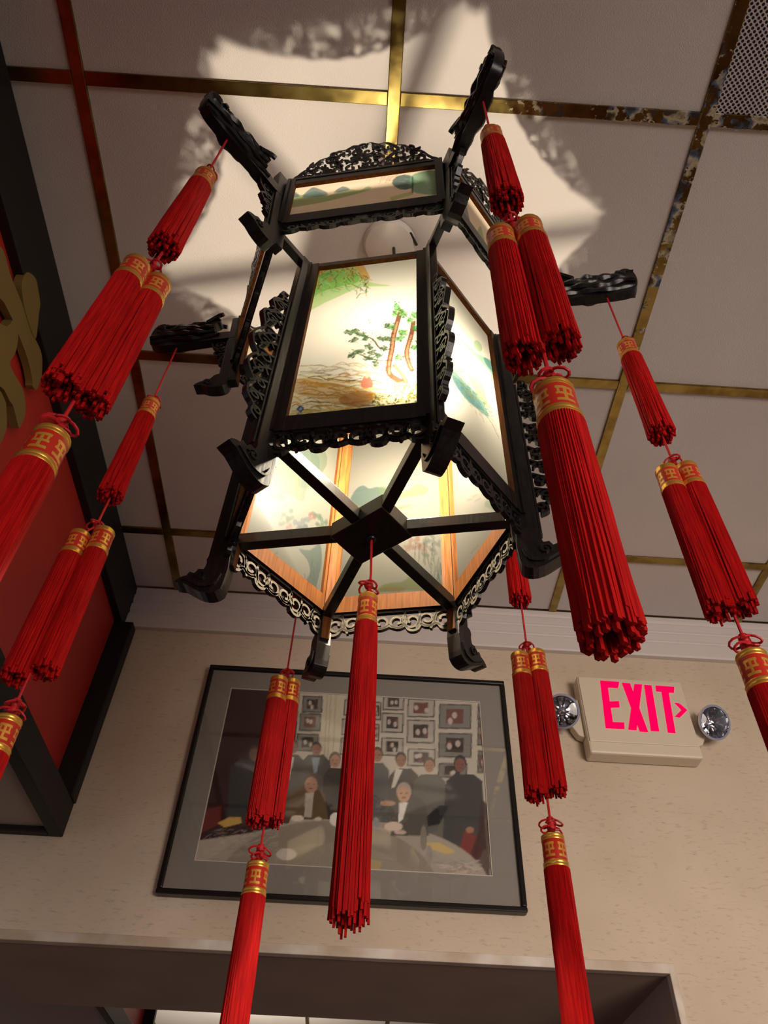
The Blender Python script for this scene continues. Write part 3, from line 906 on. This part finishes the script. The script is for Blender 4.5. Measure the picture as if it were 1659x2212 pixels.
P.line(smooth_poly(f((1195, 800), (1235, 845), (1265, 900)), 3), .0055, (126, 68, 38))
P.line(smooth_poly(f((1165, 860), (1215, 895), (1262, 885)), 3), .0055, (126, 68, 38))
P.line(smooth_poly(f((1180, 700), (1110, 700), (1060, 640), (960, 610)), 3), .0026, (84, 56, 34))
P.line(smooth_poly(f((1168, 770), (1090, 770), (990, 735)), 3), .0024, (84, 56, 34))
for k in range(60):
    y = RGN.uniform(600, 880)
    for xb in (1175, 1282):
        P.line(f((xb + RGN.uniform(-12, 12), y), (xb + RGN.uniform(-12, 12), y + 8)), .0008, (90, 54, 34), .7)
leaf = [(925, 600, 30, 13, .2), (965, 592, 22, 11, .1), (1000, 615, 26, 12, .3), (955, 650, 26, 12, -.5), (1020, 640, 22, 11, -.4), (1120, 640, 34, 13, .1), (1155, 640, 20, 10, -.1), (980, 718, 40, 15, -.2), (935, 740, 20, 12, -.3), (1045, 690, 26, 13, .4),
        (1040, 755, 26, 12, .1), (1085, 790, 16, 20, 0), (1100, 740, 22, 14, .2), (1060, 720, 24, 12, -.3), (1210, 455, 20, 26, 0), (1250, 492, 24, 18, .2), (1200, 490, 14, 18, .4), (1320, 500, 26, 22, .1), (1350, 545, 24, 20, .3), (1178, 568, 28, 16, .1), (1240, 605, 24, 20, 0), (1225, 640, 26, 12, -.2),
        (1330, 580, 30, 15, .1), (1345, 620, 20, 14, .2), (1220, 752, 26, 16, .2), (1320, 690, 26, 11, -.2), (1340, 660, 18, 10, 0), (1130, 700, 20, 12, .5), (1150, 560, 16, 10, -.2), (1290, 530, 18, 12, .5)]
for (x, y, rx, ry, ro) in leaf:
    rx *= 1.25; ry *= 1.5
    dk = x < 1165 and y < 800
    P.fill(ell(f, x, y, rx * .8, ry * .6, ro), (36, 84, 34) if dk else (66, 150, 60), .75)
    for q in range(13):                                  # each leaf pad is a cluster of short brush dabs
        a_ = RGN.uniform(0, 6.28); d_ = RGN.random() ** .6
        cx, cy = x + rx * d_ * math.cos(a_), y + ry * d_ * math.sin(a_)
        col = RGN.choice([(18, 60, 26), (36, 92, 40), (60, 118, 52), (26, 74, 44)] if dk else [(30, 120, 40), (58, 160, 62), (112, 196, 84), (20, 92, 34)])
        P.fill(ell(f, cx, cy, RGN.uniform(6, 11), RGN.uniform(2.5, 4.5), ro + RGN.uniform(-.7, .7), 8), col, .9)
    P.line(f((x - rx * .8, y + ry * .6), (x + rx * .8, y + ry * .7)), .0009, (20, 54, 26), .8)
for q in range(40):                                      # loose twigs and dabs between the pads
    x, y = RGN.uniform(1040, 1350), RGN.uniform(520, 820)
    P.fill(ell(f, x, y, RGN.uniform(4, 9), RGN.uniform(2, 4), RGN.uniform(0, 3), 7), RGN.choice([(60, 110, 40), (120, 160, 70), (110, 80, 40), (150, 180, 90)]), .8)
for pts in ([(1165, 850), (1163, 790), (1181, 700), (1189, 630), (1213, 540)], [(1296, 820), (1276, 770), (1270, 710), (1296, 620)], [(1197, 800), (1236, 845), (1264, 896)]):
    P.line(smooth_poly(f(*pts), 3), .0028, (196, 140, 100), .9)
for q in range(70):
    t_ = RGN.random(); xb, yb = (1165 + 40 * max(0, .6 - t_) * 1.0, 560 + 300 * t_) if q % 2 else (1278 + 24 * (1 - t_), 600 + 220 * t_)
    P.line(f((xb - 10 + RGN.uniform(-3, 3), yb), (xb + 10, yb + RGN.uniform(-5, 5))), .0010, (92, 50, 28), .7)
P.fill(smooth_poly(f((1000, 930), (1000, 890), (1025, 858), (1050, 868), (1065, 900), (1060, 930)), 3, True), (214, 116, 96), .95)
P.fill(ell(f, 1030, 866, 12, 10), (236, 190, 160))
P.line(f((1064, 890), (1100, 880), (1135, 872)), .0012, (120, 90, 70))
P.fill(f((606, 1062), (632, 1036), (658, 1056), (634, 1084)), (52, 84, 130))
P.fill(f((622, 1062), (634, 1050), (646, 1058), (634, 1070)), (150, 176, 206))
P.line(f((610, 1098), (620, 1084), (626, 1098), (640, 1086)), .0012, (60, 80, 110))
add_pane(P, 'painted_pane', body_panels[0], PAP)

# right pane: slanting blue-green ridges
P, at = pane_setup(1, PAP, PW, PZ0, PZ1, 110, 180)
f = mapper(at, 840, 500, 2.91)
P.fill(smooth_poly(f((398, 870), (470, 940), (545, 1010), (600, 1090), (625, 1165), (560, 1120), (480, 1050), (405, 940)), 3, True), (96, 170, 160), .8)
P.fill(smooth_poly(f((400, 900), (470, 965), (560, 1060), (600, 1130), (520, 1080), (420, 970)), 3, True), (60, 130, 150), .6)
P.fill(smooth_poly(f((450, 670), (560, 770), (640, 810), (700, 900), (750, 990), (752, 1030), (690, 950), (600, 840), (510, 760)), 3, True), (110, 184, 150), .75)
P.fill(smooth_poly(f((600, 790), (660, 840), (690, 910), (650, 880), (608, 830)), 3, True), (50, 130, 136), .7)
P.fill(smooth_poly(f((640, 900), (740, 1000), (750, 1040), (700, 1000)), 3, True), (150, 200, 80), .7)
P.fill(smooth_poly(f((500, 890), (560, 920), (605, 1010), (620, 1110), (580, 1060), (520, 960)), 3, True), (176, 186, 90), .6)
P.fill(ell(f, 560, 720, 22, 40, -.5), (120, 186, 110), .6)
P.line(f((610, 1150), (650, 1210), (690, 1295)), .0020, (96, 110, 90), .8)
for k in range(190):
    q = RGN.random(); x = 400 + q * 210 + RGN.uniform(-20, 50); y = 900 + q * 240 + RGN.uniform(-50, 60)
    P.line(f((x, y), (x + RGN.uniform(4, 22), y + RGN.uniform(4, 26))), .0015, RGN.choice([(120, 140, 50), (60, 110, 90), (150, 150, 70), (60, 120, 130)]), .7)
for k in range(20):
    y = 800 + 14 * k
    P.line(f((395, y), (410 + RGN.uniform(0, 30), y + 10)), .0012, (150, 160, 80), .5)
add_pane(P, 'painted_pane', body_panels[1], PAP)

# far pane: lake, blue hills, red autumn trees
P, at = pane_setup(3, PAP, PW, PZ0, PZ1, 110, 180, (236, 231, 214))
f = mapper(at, 370, 900, 1.907)
P.fill(smooth_poly(f((735, 345), (760, 300), (790, 283), (815, 296), (850, 290), (890, 300), (905, 330), (870, 365), (735, 372)), 3, True), (104, 152, 146), .75)
P.fill(smooth_poly(f((850, 300), (880, 288), (960, 312), (1010, 280), (1060, 298), (1030, 325), (960, 332), (890, 345)), 3, True), (158, 186, 130), .6)
P.fill(smooth_poly(f((735, 372), (830, 362), (900, 375), (985, 360), (985, 372), (860, 392)), 3, True), (164, 184, 120), .5)
for (x, y, r, col) in [(985, 520, 26, (206, 146, 120)), (1015, 505, 24, (214, 150, 124)), (970, 555, 22, (216, 168, 140)), (1030, 540, 22, (196, 136, 110)), (1070, 510, 26, (140, 160, 146)), (1095, 535, 22, (130, 150, 140)), (1060, 560, 26, (166, 166, 146))]:
    for q in range(7): P.fill(ell(f, x + RGN.uniform(-r, r), y + RGN.uniform(-r, r), r * .5, r * .32, RGN.uniform(0, 3)), col, .5)
for x in (1000, 1020, 1045, 1070): P.line(f((x + RGN.uniform(-10, 10), 520), (x, 610)), .0012, (130, 96, 80), .7)
for k in range(34):
    x = RGN.uniform(1040, 1150); y = RGN.uniform(560, 680)
    P.line(f((x, y), (x + RGN.uniform(-10, 14), y + RGN.uniform(30, 60))), .0018, RGN.choice([(110, 160, 150), (130, 170, 120), (96, 140, 140)]), .5)
P.fill(smooth_poly(f((845, 720), (880, 690), (950, 680), (990, 655), (1040, 670), (1130, 690), (1120, 725), (1000, 715), (900, 722)), 3, True), (176, 190, 110), .7)
P.fill(smooth_poly(f((850, 715), (900, 700), (960, 706), (940, 722)), 3, True), (206, 166, 90), .5)
P.fill(smooth_poly(f((860, 745), (960, 735), (1090, 742), (1040, 756), (900, 756)), 3, True), (196, 200, 160), .5)
add_pane(P, 'painted_pane', body_panels[3], PAP)

# left far pane: misty falls, rock and trees
P, at = pane_setup(4, PAP, PW, PZ0, PZ1, 110, 180, (232, 230, 208))
f = mapper(at, 370, 900, 1.907)
P.fill(smooth_poly(f((320, 130), (600, 120), (640, 200), (560, 300), (540, 350), (480, 320), (420, 340), (360, 300), (320, 240)), 3, True), (158, 186, 150), .75)
P.fill(smooth_poly(f((470, 150), (600, 150), (600, 260), (520, 290)), 3, True), (126, 166, 150), .6)
for k in range(26):
    x = RGN.uniform(335, 590); y = RGN.uniform(150, 240)
    P.line(f((x, y), (x + RGN.uniform(-12, 16), y + RGN.uniform(50, 130))), RGN.uniform(.002, .0045), RGN.choice([(222, 222, 150), (190, 206, 120), (236, 232, 190), (150, 180, 130)]), .5)
P.fill(smooth_poly(f((360, 300), (420, 320), (470, 330), (450, 350), (390, 340)), 3, True), (226, 206, 110), .5)
for (x, y, r, col) in [(480, 405, 22, (96, 150, 120)), (465, 430, 18, (110, 160, 110)), (535, 440, 26, (80, 126, 136)), (600, 405, 20, (96, 150, 110)), (575, 410, 16, (206, 120, 90)), (490, 455, 14, (226, 140, 110)), (620, 440, 20, (100, 150, 110))]:
    for q in range(8): P.fill(ell(f, x + RGN.uniform(-r, r), y + RGN.uniform(-r, r) * .9, r * .5, r * .4, RGN.uniform(0, 3)), col, .6)
P.fill(smooth_poly(f((525, 545), (570, 550), (612, 525), (620, 600), (600, 690), (575, 790), (548, 740), (552, 680), (572, 640), (560, 590)), 3, True), (112, 156, 146), .85)
for k in range(20):
    x = RGN.uniform(550, 610); y = RGN.uniform(560, 740)
    P.line(f((x, y), (x + RGN.uniform(-8, 8), y + 36)), .0022, RGN.choice([(80, 130, 136), (150, 180, 130), (90, 150, 110)]), .5)
P.line(f((415, 570), (440, 560)), .0015, (150, 150, 110), .7)
add_pane(P, 'painted_pane', body_panels[4], PAP)

# remaining two body panes
P, at = pane_setup(2, PAP, PW, PZ0, PZ1, 80, 130, (236, 231, 214))
f = mapper(at, 370, 900, 1.907)
P.fill(smooth_poly(f((1290, 370), (1330, 320), (1420, 300), (1420, 390)), 3, True), (150, 180, 110), .7)
P.fill(smooth_poly(f((1330, 360), (1350, 310), (1400, 320), (1380, 380)), 3, True), (196, 186, 96), .6)
for (a, b) in [((1235, 560), (1265, 530)), ((1240, 330), (1262, 322)), ((1250, 350), (1275, 336)), ((1215, 345), (1240, 340))]: P.line(f(a, b), .0015, (150, 140, 110), .7)
add_pane(P, 'painted_pane', body_panels[2], PAP)
P, at = pane_setup(5, PAP, PW, PZ0, PZ1, 60, 100, (236, 231, 214))
for k in range(14): P.blob((RGN.uniform(-.07, .07), RGN.uniform(PZ0 + .03, PZ0 + .2)), .022, .016, RGN.choice([(150, 180, 120), (196, 176, 96), (110, 160, 150)]), .6)
add_pane(P, 'painted_pane', body_panels[5], PAP)

# crown panes
CAP, CZ0, CZ1, CW = AC - .008, ZC0 + .024, ZC1 - .014, WC - .024
for k in range(6):
    P, at = pane_setup(k, CAP, CW, CZ0, CZ1, 130, 50, (226, 208, 184))
    if k == 0:
        f = mapper(at, 420, 100, 2.37)
        P.fill(smooth_poly(f((440, 820), (500, 785), (560, 790), (625, 770), (690, 790), (770, 760), (850, 762), (890, 745), (900, 760), (700, 810), (500, 845), (440, 850)), 3, True), (138, 166, 110), .8)
        for pk in ([(490, 800), (515, 775), (545, 795)], [(560, 800), (600, 762), (630, 757), (690, 785)], [(720, 775), (765, 748), (800, 762)]):
            P.fill(smooth_poly(f(*pk), 3, True), (62, 100, 110), .8)
        P.fill(smooth_poly(f((1015, 730), (1040, 700), (1090, 692), (1130, 705), (1120, 745), (1060, 755)), 3, True), (44, 84, 92), .9)
        P.fill(smooth_poly(f((1110, 700), (1180, 675), (1255, 680), (1255, 765), (1150, 770), (1112, 750)), 3, True), (96, 150, 122), .85)
        for q in range(26):
            x, y = RGN.uniform(1030, 1250), RGN.uniform(680, 765)
            P.line(f((x, y), (x + RGN.uniform(8, 30), y + RGN.uniform(-8, 10))), .0014, RGN.choice([(40, 80, 90), (120, 176, 140), (70, 120, 80), (150, 190, 160)]), .6)
        P.line(f((1120, 700), (1118, 770)), .0022, (60, 60, 50))
        for q in range(10): P.line(f((950 + q * 8, 735 - RGN.uniform(0, 30)), (970 + q * 8, 720 - RGN.uniform(0, 30))), .001, (206, 110, 96), .8)
        P.fill(f((1000, 790), (1120, 760), (1120, 775), (1010, 805)), (150, 170, 70), .6)
        P.fill(f((440, 690), (1270, 600), (1270, 632), (440, 735)), (206, 126, 92), .5)
    else:
        rk = random.Random(30 + k)
        x = -CW / 2
        while x < CW / 2:
            w_ = rk.uniform(.02, .05); h_ = rk.uniform(.012, .04)
            P.fill([(x, CZ0 + .028), (x + w_ * .3, CZ0 + .028 + h_ * .8), (x + w_ * .5, CZ0 + .028 + h_), (x + w_, CZ0 + .028)], rk.choice([(130, 160, 110), (80, 116, 116), (150, 176, 130), (196, 150, 110)]), .7)
            x += rk.uniform(.02, .05)
        for q in range(24): P.line([(rk.uniform(-CW / 2, CW / 2), CZ0 + rk.uniform(.005, .03)) for _ in range(1)] + [(rk.uniform(-CW / 2, CW / 2), CZ0 + rk.uniform(.005, .03))], .0008, (190, 160, 110), .3)
    add_pane(P, 'painted_pane', crown_panels[k], CAP, 'thin_brightened_glass')

# --- corner posts of the body with openwork wing and carved foot
RAD = lambda a, b, d: (a, d, b)           # radial plane frame
mb = MB(); mb.box(.178, .2125, -.0065, .0065, 2.118, ZB1 + .004)
mb.box(.2125, .2165, -.004, .004, 2.13, 2.47)
pm_ = mb.mesh('corner_post', ['black_wood', 'raw_wood'], Z0, inward=1)
posts = copies('corner_post', pm_, bevel=0.0012)
mb = MB()
R = lambda pts, w_=.0036: mb.ribbon([(r0 + (p[0] - r0) * 1.3, p[1]) for p in pts], w_ * .95, RAD, -.004, .004)
r0 = .2165
out = [(r0 + .002, 2.478), (r0 + .010, 2.474), (r0 + .008, 2.455), (r0 + .014, 2.446), (r0 + .020, 2.432), (r0 + .014, 2.415), (r0 + .018, 2.402), (r0 + .027, 2.388), (r0 + .022, 2.366), (r0 + .020, 2.352), (r0 + .026, 2.338), (r0 + .031, 2.320), (r0 + .027, 2.300),
       (r0 + .020, 2.288), (r0 + .026, 2.272), (r0 + .027, 2.255), (r0 + .020, 2.240), (r0 + .014, 2.230), (r0 + .020, 2.216), (r0 + .018, 2.200), (r0 + .009, 2.190), (r0 + .010, 2.176), (r0 + .002, 2.170)]
R(smooth_poly(out, 3))
for (zz, dr, rr, a0, tr) in [(2.462, .006, .006, 0, 1.2), (2.436, .009, .009, 2.5, -1.3), (2.408, .010, .010, .4, 1.3), (2.384, .014, .011, 3.0, -1.4), (2.352, .011, .011, .2, 1.3), (2.324, .016, .013, 3.0, -1.4), (2.294, .011, .011, .5, 1.3), (2.264, .014, .012, 3.2, -1.4), (2.236, .008, .008, .3, 1.2), (2.208, .010, .009, 3.0, -1.3), (2.184, .004, .006, 0.2, 1.2)]:
    R(spiral(r0 + dr, zz, rr, .002, a0, tr, 14), .0032)
for (za, zb_) in [(2.45, 2.43), (2.42, 2.395), (2.395, 2.372), (2.365, 2.335), (2.34, 2.31), (2.31, 2.28), (2.28, 2.25), (2.25, 2.225), (2.22, 2.20)]:
    R(smooth_poly([(r0, za), (r0 + .010, (za + zb_) / 2 + .004), (r0 + .020, zb_)], 3), .0034)
wm = mb.mesh('carved_wing', ['black_wood'], Z0)
mb = MB()
ft = [(.184, 2.135), (.184, 2.085), (.188, 2.074), (.198, 2.070), (.212, 2.073), (.226, 2.082), (.238, 2.090), (.250, 2.093), (.243, 2.101), (.236, 2.103), (.233, 2.109), (.226, 2.106), (.222, 2.113), (.215, 2.112), (.213, 2.122), (.2125, 2.135)]
mb.prism(smooth_poly(ft, 2, True), RAD, -.010, .010)
mb.ribbon(smooth_poly([(.190, 2.100), (.196, 2.084), (.212, 2.082), (.226, 2.090), (.236, 2.096)], 3), .0035, RAD, -.0125, .0125)
mb.ribbon(spiral(.216, 2.099, .008, .0015, 0, 1.3, 12), .003, RAD, -.0125, .0125)
fm_ = mb.mesh('carved_foot', ['black_wood'], Z0)
for k, p_ in enumerate(posts):
    if k != 5: link('carved_wing', wm, p_)
    link('carved_foot', fm_, p_, bevel=0.0012)
# --- bottom spokes and hub
mb = MB(); mb.box(.026, .192, -.0075, .0075, 2.157, 2.176)
sm = mb.mesh('bottom_spoke', ['black_wood'], Z0)
copies('bottom_spoke', sm, bevel=0.001)
mb = MB(); mb.box(-.030, .034, -.0425, .0445, 2.153, 2.180)
mb.lathe([(.006, 2.149), (.007, 2.153)], 10)
link('hub', mb.mesh('hub', ['black_wood'], Z0), lan, bevel=0.0015)
# --- spokes that tie crown and body
mb = MB(); mb.box(.020, .274, -.0065, .0065, 2.606, 2.622)
copies('top_spoke', mb.mesh('top_spoke', ['black_wood'], Z0), bevel=0.001)
mb = MB(); mb.lathe([(.014, 2.604), (.030, 2.604), (.030, 2.624), (.014, 2.624), (.014, 2.604)], 18)
link('top_ring', mb.mesh('top_ring', ['black_wood'], Z0), lan)
# --- crown posts with foot, dragon arm, bracket
mb = MB(); mb.box(.258, .290, -.008, .008, 2.568, 2.800)
mb.box(.290, .294, -.005, .005, 2.60, 2.72)
cp = copies('crown_post', mb.mesh('crown_post', ['black_wood', 'raw_wood'], Z0, inward=1, flare=FLARE), bevel=0.0015)
mb = MB()
ft = [(.270, 2.590), (.270, 2.560), (.276, 2.551), (.290, 2.549), (.305, 2.553), (.316, 2.560), (.330, 2.562), (.323, 2.570), (.316, 2.573), (.311, 2.579), (.304, 2.577), (.300, 2.583), (.294, 2.590)]
mb.prism(smooth_poly(ft, 2, True), RAD, -.010, .010)
mb.ribbon(spiral(.304, 2.565, .007, .0012, 0, 1.3, 10), .003, RAD, -.012, .012)
cfm = mb.mesh('carved_foot', ['black_wood'], Z0)
mb = MB()                                           # bracket under the arm
R = lambda pts, w_=.0034: mb.ribbon(pts, w_, RAD, -.004, .004)
R(smooth_poly([(.292, 2.634), (.302, 2.640), (.298, 2.654), (.308, 2.664), (.318, 2.676), (.312, 2.690), (.324, 2.702), (.330, 2.718)], 3))
for (a, b_, r_, s0, tr) in [(.298, 2.648, .006, 0, 1.2), (.302, 2.666, .008, 2, -1.3), (.306, 2.686, .009, 1, 1.3), (.312, 2.706, .010, 3, -1.3)]:
    R(spiral(a, b_, r_, .0015, s0, tr, 12), .003)
R([(.292, 2.70), (.306, 2.69), (.316, 2.68)]); R([(.292, 2.676), (.302, 2.668), (.31, 2.66)])
bkm = mb.mesh('bracket', ['black_wood'], Z0)
mb = MB()                                           # carved dragon-head arm
arm = [(.288, 2.722), (.33, 2.722), (.36, 2.720), (.40, 2.719), (.436, 2.722), (.452, 2.730), (.460, 2.746), (.463, 2.768), (.462, 2.790), (.455, 2.806), (.444, 2.808), (.436, 2.798), (.428, 2.788), (.420, 2.796), (.408, 2.800), (.396, 2.792), (.384, 2.797), (.372, 2.789), (.360, 2.793), (.350, 2.789), (.340, 2.796), (.331, 2.803), (.326, 2.797), (.329, 2.787), (.338, 2.780), (.340, 2.768), (.334, 2.756), (.322, 2.747), (.288, 2.744)]
mb.prism(smooth_poly(arm, 2, True), RAD, -.0085, .0085)
ra = random.Random(3)
def wavy(a0, a1, b0, b1, y, r_, ph, amp=.004, n=22):
    pts, rr = [], []
    for i in range(n):
        t_ = i / (n - 1)
        pts.append((a0 + (a1 - a0) * t_, y + .0018 * math.sin(ph * 2 + t_ * 11), b0 + (b1 - b0) * t_ + amp * math.sin(ph + t_ * 9)))
        rr.append(r_ * (.45 + .55 * math.sin(PI * min(1, .12 + t_ * .8))) * (1 + .22 * math.sin(ph * 3 + t_ * 26)))
    mb.tube(pts, rr, 7)
for s_ in (-1, 1):                                  # mane, jaw and whisker ridges, knobby
    wavy(.318, .455, 2.733, 2.736, s_ * .008, .0072, 0.3 + s_)
    wavy(.330, .459, 2.752, 2.757, s_ * .009, .0080, 1.5 + s_)
    wavy(.334, .452, 2.771, 2.777, s_ * .008, .0078, 2.7 + s_)
    wavy(.340, .425, 2.788, 2.787, s_ * .006, .0062, 4.1 + s_)
    wavy(.425, .462, 2.792, 2.795, s_ * .004, .0085, .4, .002, 10)
    mb.tube([(.432, s_ * .010, 2.786), (.432, s_ * .0155, 2.786)], .0045, 8)
    mb.tube([(a, s_ * (.008 + .002 * i), b_) for i, (a, b_) in enumerate([(.352, 2.792), (.340, 2.802), (.330, 2.809), (.322, 2.808)])], [.006, .0055, .005, .0045], 6)
armm = mb.mesh('dragon_arm', ['black_wood'], Z0, smooth=True)
for p_ in cp:
    link('carved_foot', cfm, p_, bevel=0.0012)
    link('bracket', bkm, p_)
    link('dragon_arm', armm, p_)

# ================================================================== BULB ON A CORD WITH CEILING ROSE
BX, BY, BZ = 0.036, 0.672, 2.430
pen = empty('pendant_bulb', (X0, Y0, BZ - 0.03))
tag(pen, 'light bulb on a cord under a round white ceiling rose inside the lantern', 'light bulb')
pf = lambda x, y, z: (x - X0, y - Y0, z - (BZ - 0.03))
mb = MB(); mb.lathe([(0.0, HC - .022), (.030, HC - .021), (.052, HC - .014), (.058, HC - .004), (.058, HC - .001)], 32, lambda x, y, z: pf(X0 + x, Y0 + y, z))
link('ceiling_rose', mb.mesh('ceiling_rose', ['white_enamel'], smooth=True), pen)
mb = MB(); mb.tube([pf(X0 + .01, Y0, HC - .02), pf(X0 + .02, Y0 - .01, 2.80), pf(BX, BY, 2.55), pf(BX, BY, BZ + .075)], .0035, 6)
mb.tube([pf(X0 + .02, Y0 - .035, HC - .008), pf(X0 + .045, Y0 - .03, HC - .010), pf(X0 + .06, Y0 - .005, HC - .010)], .003, 6)
link('cord', mb.mesh('cord', ['black_rubber']), pen)
mb = MB(); mb.lathe([(.005, BZ + .085), (.011, BZ + .080), (.012, BZ + .038), (.011, BZ + .034)], 16, lambda x, y, z: pf(BX + x, BY + y, z))
link('socket', mb.mesh('socket', ['black_rubber'], smooth=True), pen)
mb = MB(); mb.lathe([(.0, BZ - .014), (.006, BZ - .0125), (.010, BZ - .009), (.012, BZ - .002), (.012, BZ + .006), (.010, BZ + .018), (.0085, BZ + .036)], 14, lambda x, y, z: pf(BX + x, BY + y, z))
link('bulb', mb.mesh('bulb', ['bulb_glow'], smooth=True), pen)

# ================================================================== TASSEL STRINGS
def skirt_mesh(name, L, rt, rb, n, seed):
    """strands hang from z=0 down to -L"""
    rs = random.Random(seed); mb = MB()
    ring = [(1.0, int(n * .5)), (.74, int(n * .32)), (.42, int(n * .18))]
    for fr_, cnt in ring:
        for k in range(cnt):
            a = 2 * PI * (k + rs.uniform(-.3, .3)) / cnt
            l = L * (1 - abs(rs.gauss(0, .035))) if fr_ == 1.0 else L * rs.uniform(.95, 1.03)
            kink = rs.uniform(-.1, .1)
            pts = []
            for q in range(5):
                t_ = q / 4
                r_ = (rt + (rb - rt) * t_ ** .8) * fr_ * (1 + rs.uniform(-.05, .05) * t_)
                aa = a + kink * t_
                pts.append((r_ * math.cos(aa), r_ * math.sin(aa), -l * t_))
            w_ = rt * .105
            mb.tube(pts, [w_, w_ * 1.05, w_ * 1.1, w_ * 1.1, w_ * 1.25], 4)
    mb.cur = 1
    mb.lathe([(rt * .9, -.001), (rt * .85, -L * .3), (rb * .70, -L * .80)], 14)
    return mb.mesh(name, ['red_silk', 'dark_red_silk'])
def cap_mesh(r):
    mb = MB(); mb.lathe([(.0, .0460), (r * .5, .0458), (r * .86, .043), (r * .98, .036), (r, .020), (r * 1.02, 0)], 20)
    return mb.mesh('tassel_cap', ['gold_brocade'], smooth=True)
def band_mesh(r, z_, rr):
    mb = MB()
    mb.lathe([(r * rr * .9, z_ - .004), (r * (rr + .05), z_ - .0038), (r * (rr + .09), z_ - .002), (r * (rr + .04), z_), (r * (rr + .09), z_ + .002), (r * (rr + .05), z_ + .0038), (r * rr * .9, z_ + .004)], 20)
    return mb.mesh('gold_band', ['gold_thread'], smooth=True)
def knot_mesh():
    mb = MB()
    mb.lathe([(0, -.007), (.0045, -.005), (.006, 0), (.0045, .005), (0, .007)], 10)
    for k, (a, l) in enumerate([(0.3, .016), (2.0, .013), (3.5, .016), (5.0, .012)]):
        pts = []
        for q in range(11):
            t_ = q / 10 * 2 * PI
            rr = l * (1 - math.cos(t_)) / 2
            ww = .0055 * math.sin(t_)
            pts.append((rr * math.cos(a) - ww * math.sin(a), rr * math.sin(a) + ww * math.cos(a), -.004 * math.sin(t_ / 2) + .003 * math.sin(k + t_)))
        mb.tube(pts, .0014, 5)
    return mb.mesh('knot', ['red_cord'], smooth=True)
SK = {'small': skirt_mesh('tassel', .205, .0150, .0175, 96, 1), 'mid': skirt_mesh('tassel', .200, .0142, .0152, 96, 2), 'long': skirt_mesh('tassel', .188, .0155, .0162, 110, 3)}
CP = {'small': cap_mesh(.0150), 'mid': cap_mesh(.0145), 'long': cap_mesh(.0155)}
BD = {k_: [band_mesh(r_, .0045, 1.0), band_mesh(r_, .0395, .93)] for k_, r_ in (('small', .0150), ('mid', .0145), ('long', .0155))}
KN = knot_mesh()
def tassel(root, kind, x, y, z, rz):
    """z is the cap foot"""
    o = link('tassel', SK[kind], root, (x, y, z), rz)
    link('tassel_cap', CP[kind], o)
    for b_ in BD[kind]: link('gold_band', b_, o)
    return o
ZL = 1.70
def string(k, drop, angle, label, ds=0.0):
    a = TH + k * PI / 3
    bx, by = X0 + .402 * math.cos(a), Y0 + .402 * math.sin(a)
    root = empty('tassel_string', (bx, by, ZL - drop))
    zz = lambda z: z - ZL + drop
    top = 2.722
    d = drop
    ca, sa = math.cos(angle), math.sin(angle)
    mb = MB()
    mb.tube([(0, 0, zz(top)), (0, 0, zz(2.56 - ds)), (.001, .002, zz(2.33 - ds)), (0, 0, zz(2.258 - d)), (.0005, .001, zz(2.1 - d)), (0, 0, zz(1.965 - d)), (0, 0, zz(1.94 - d))], .0017, 6)
    for s_, dz in ((1, 0), (-1, -.012)):
        mb.tube([(0, 0, zz(2.258 - d)), (s_ * .0145 * ca, s_ * .0145 * sa, zz(2.248 + dz - d))], .0014, 5)
    link('cord', mb.mesh('cord', ['red_cord'], smooth=True), root)
    tassel(root, 'small', 0, 0, zz(2.512 - ds), angle)
    link('knot', KN, root, (.003, 0, zz(2.566 - ds)), angle + .6)
    link('knot', KN, root, (0, 0, zz(2.260 - d)), angle + 1.1)
    tassel(root, 'mid', .0150 * ca, .0150 * sa, zz(2.204 - d), angle + 1)
    tassel(root, 'mid', -.0150 * ca, -.0150 * sa, zz(2.192 - d), angle + 2.5)
    link('knot', KN, root, (0, 0, zz(1.962 - d)), angle + 2.2)
    link('knot', KN, root, (0, 0, zz(1.952 - d)), angle + 3.0)
    tassel(root, 'long', 0, 0, zz(1.897 - d), angle + .7)
    tag(root, label, 'tassel string', 'red tassel strings on the lantern arms')
string(0, 0.000, 1.0, 'red tassel string at upper left, overlapping the black frame of the red board')
string(1, 0.010, -0.2, 'red tassel string in front of the right pane, hanging from the highest arm')
string(2, 0.006, 0.1, 'red tassel string nearest the right edge, ending right of the exit sign')
string(3, 0.028, 0.2, 'red tassel string hanging between the framed photograph and the exit sign', -0.016)
string(4, 0.052, 0.9, 'red tassel string crossing the left side of the framed photograph', -0.034)
string(5, 0.032, 0.1, 'red tassel string in front of the red board, below the left arm', 0.022)
# single long tassel under the hub
SK['hub'] = skirt_mesh('tassel', .322, .0125, .0165, 96, 9)
CP['hub'] = cap_mesh(.0118); BD['hub'] = [band_mesh(.0118, .0045, 1.0), band_mesh(.0118, .0395, .93)]
root = empty('hub_tassel', (X0, Y0, 1.685))
mb = MB()
mb.tube([(0, 0, 2.150 - 1.685), (.002, 0, 2.09 - 1.685), (0, 0, 2.04 - 1.685)], .0016, 6)
link('cord', mb.mesh('cord', ['red_cord']), root)
link('knot', KN, root, (0, 0, 2.072 - 1.685), .5)
tassel(root, 'hub', 0, 0, 2.008 - 1.685, 0)
tag(root, 'single long red tassel hanging from the lantern hub before the photograph', 'tassel')
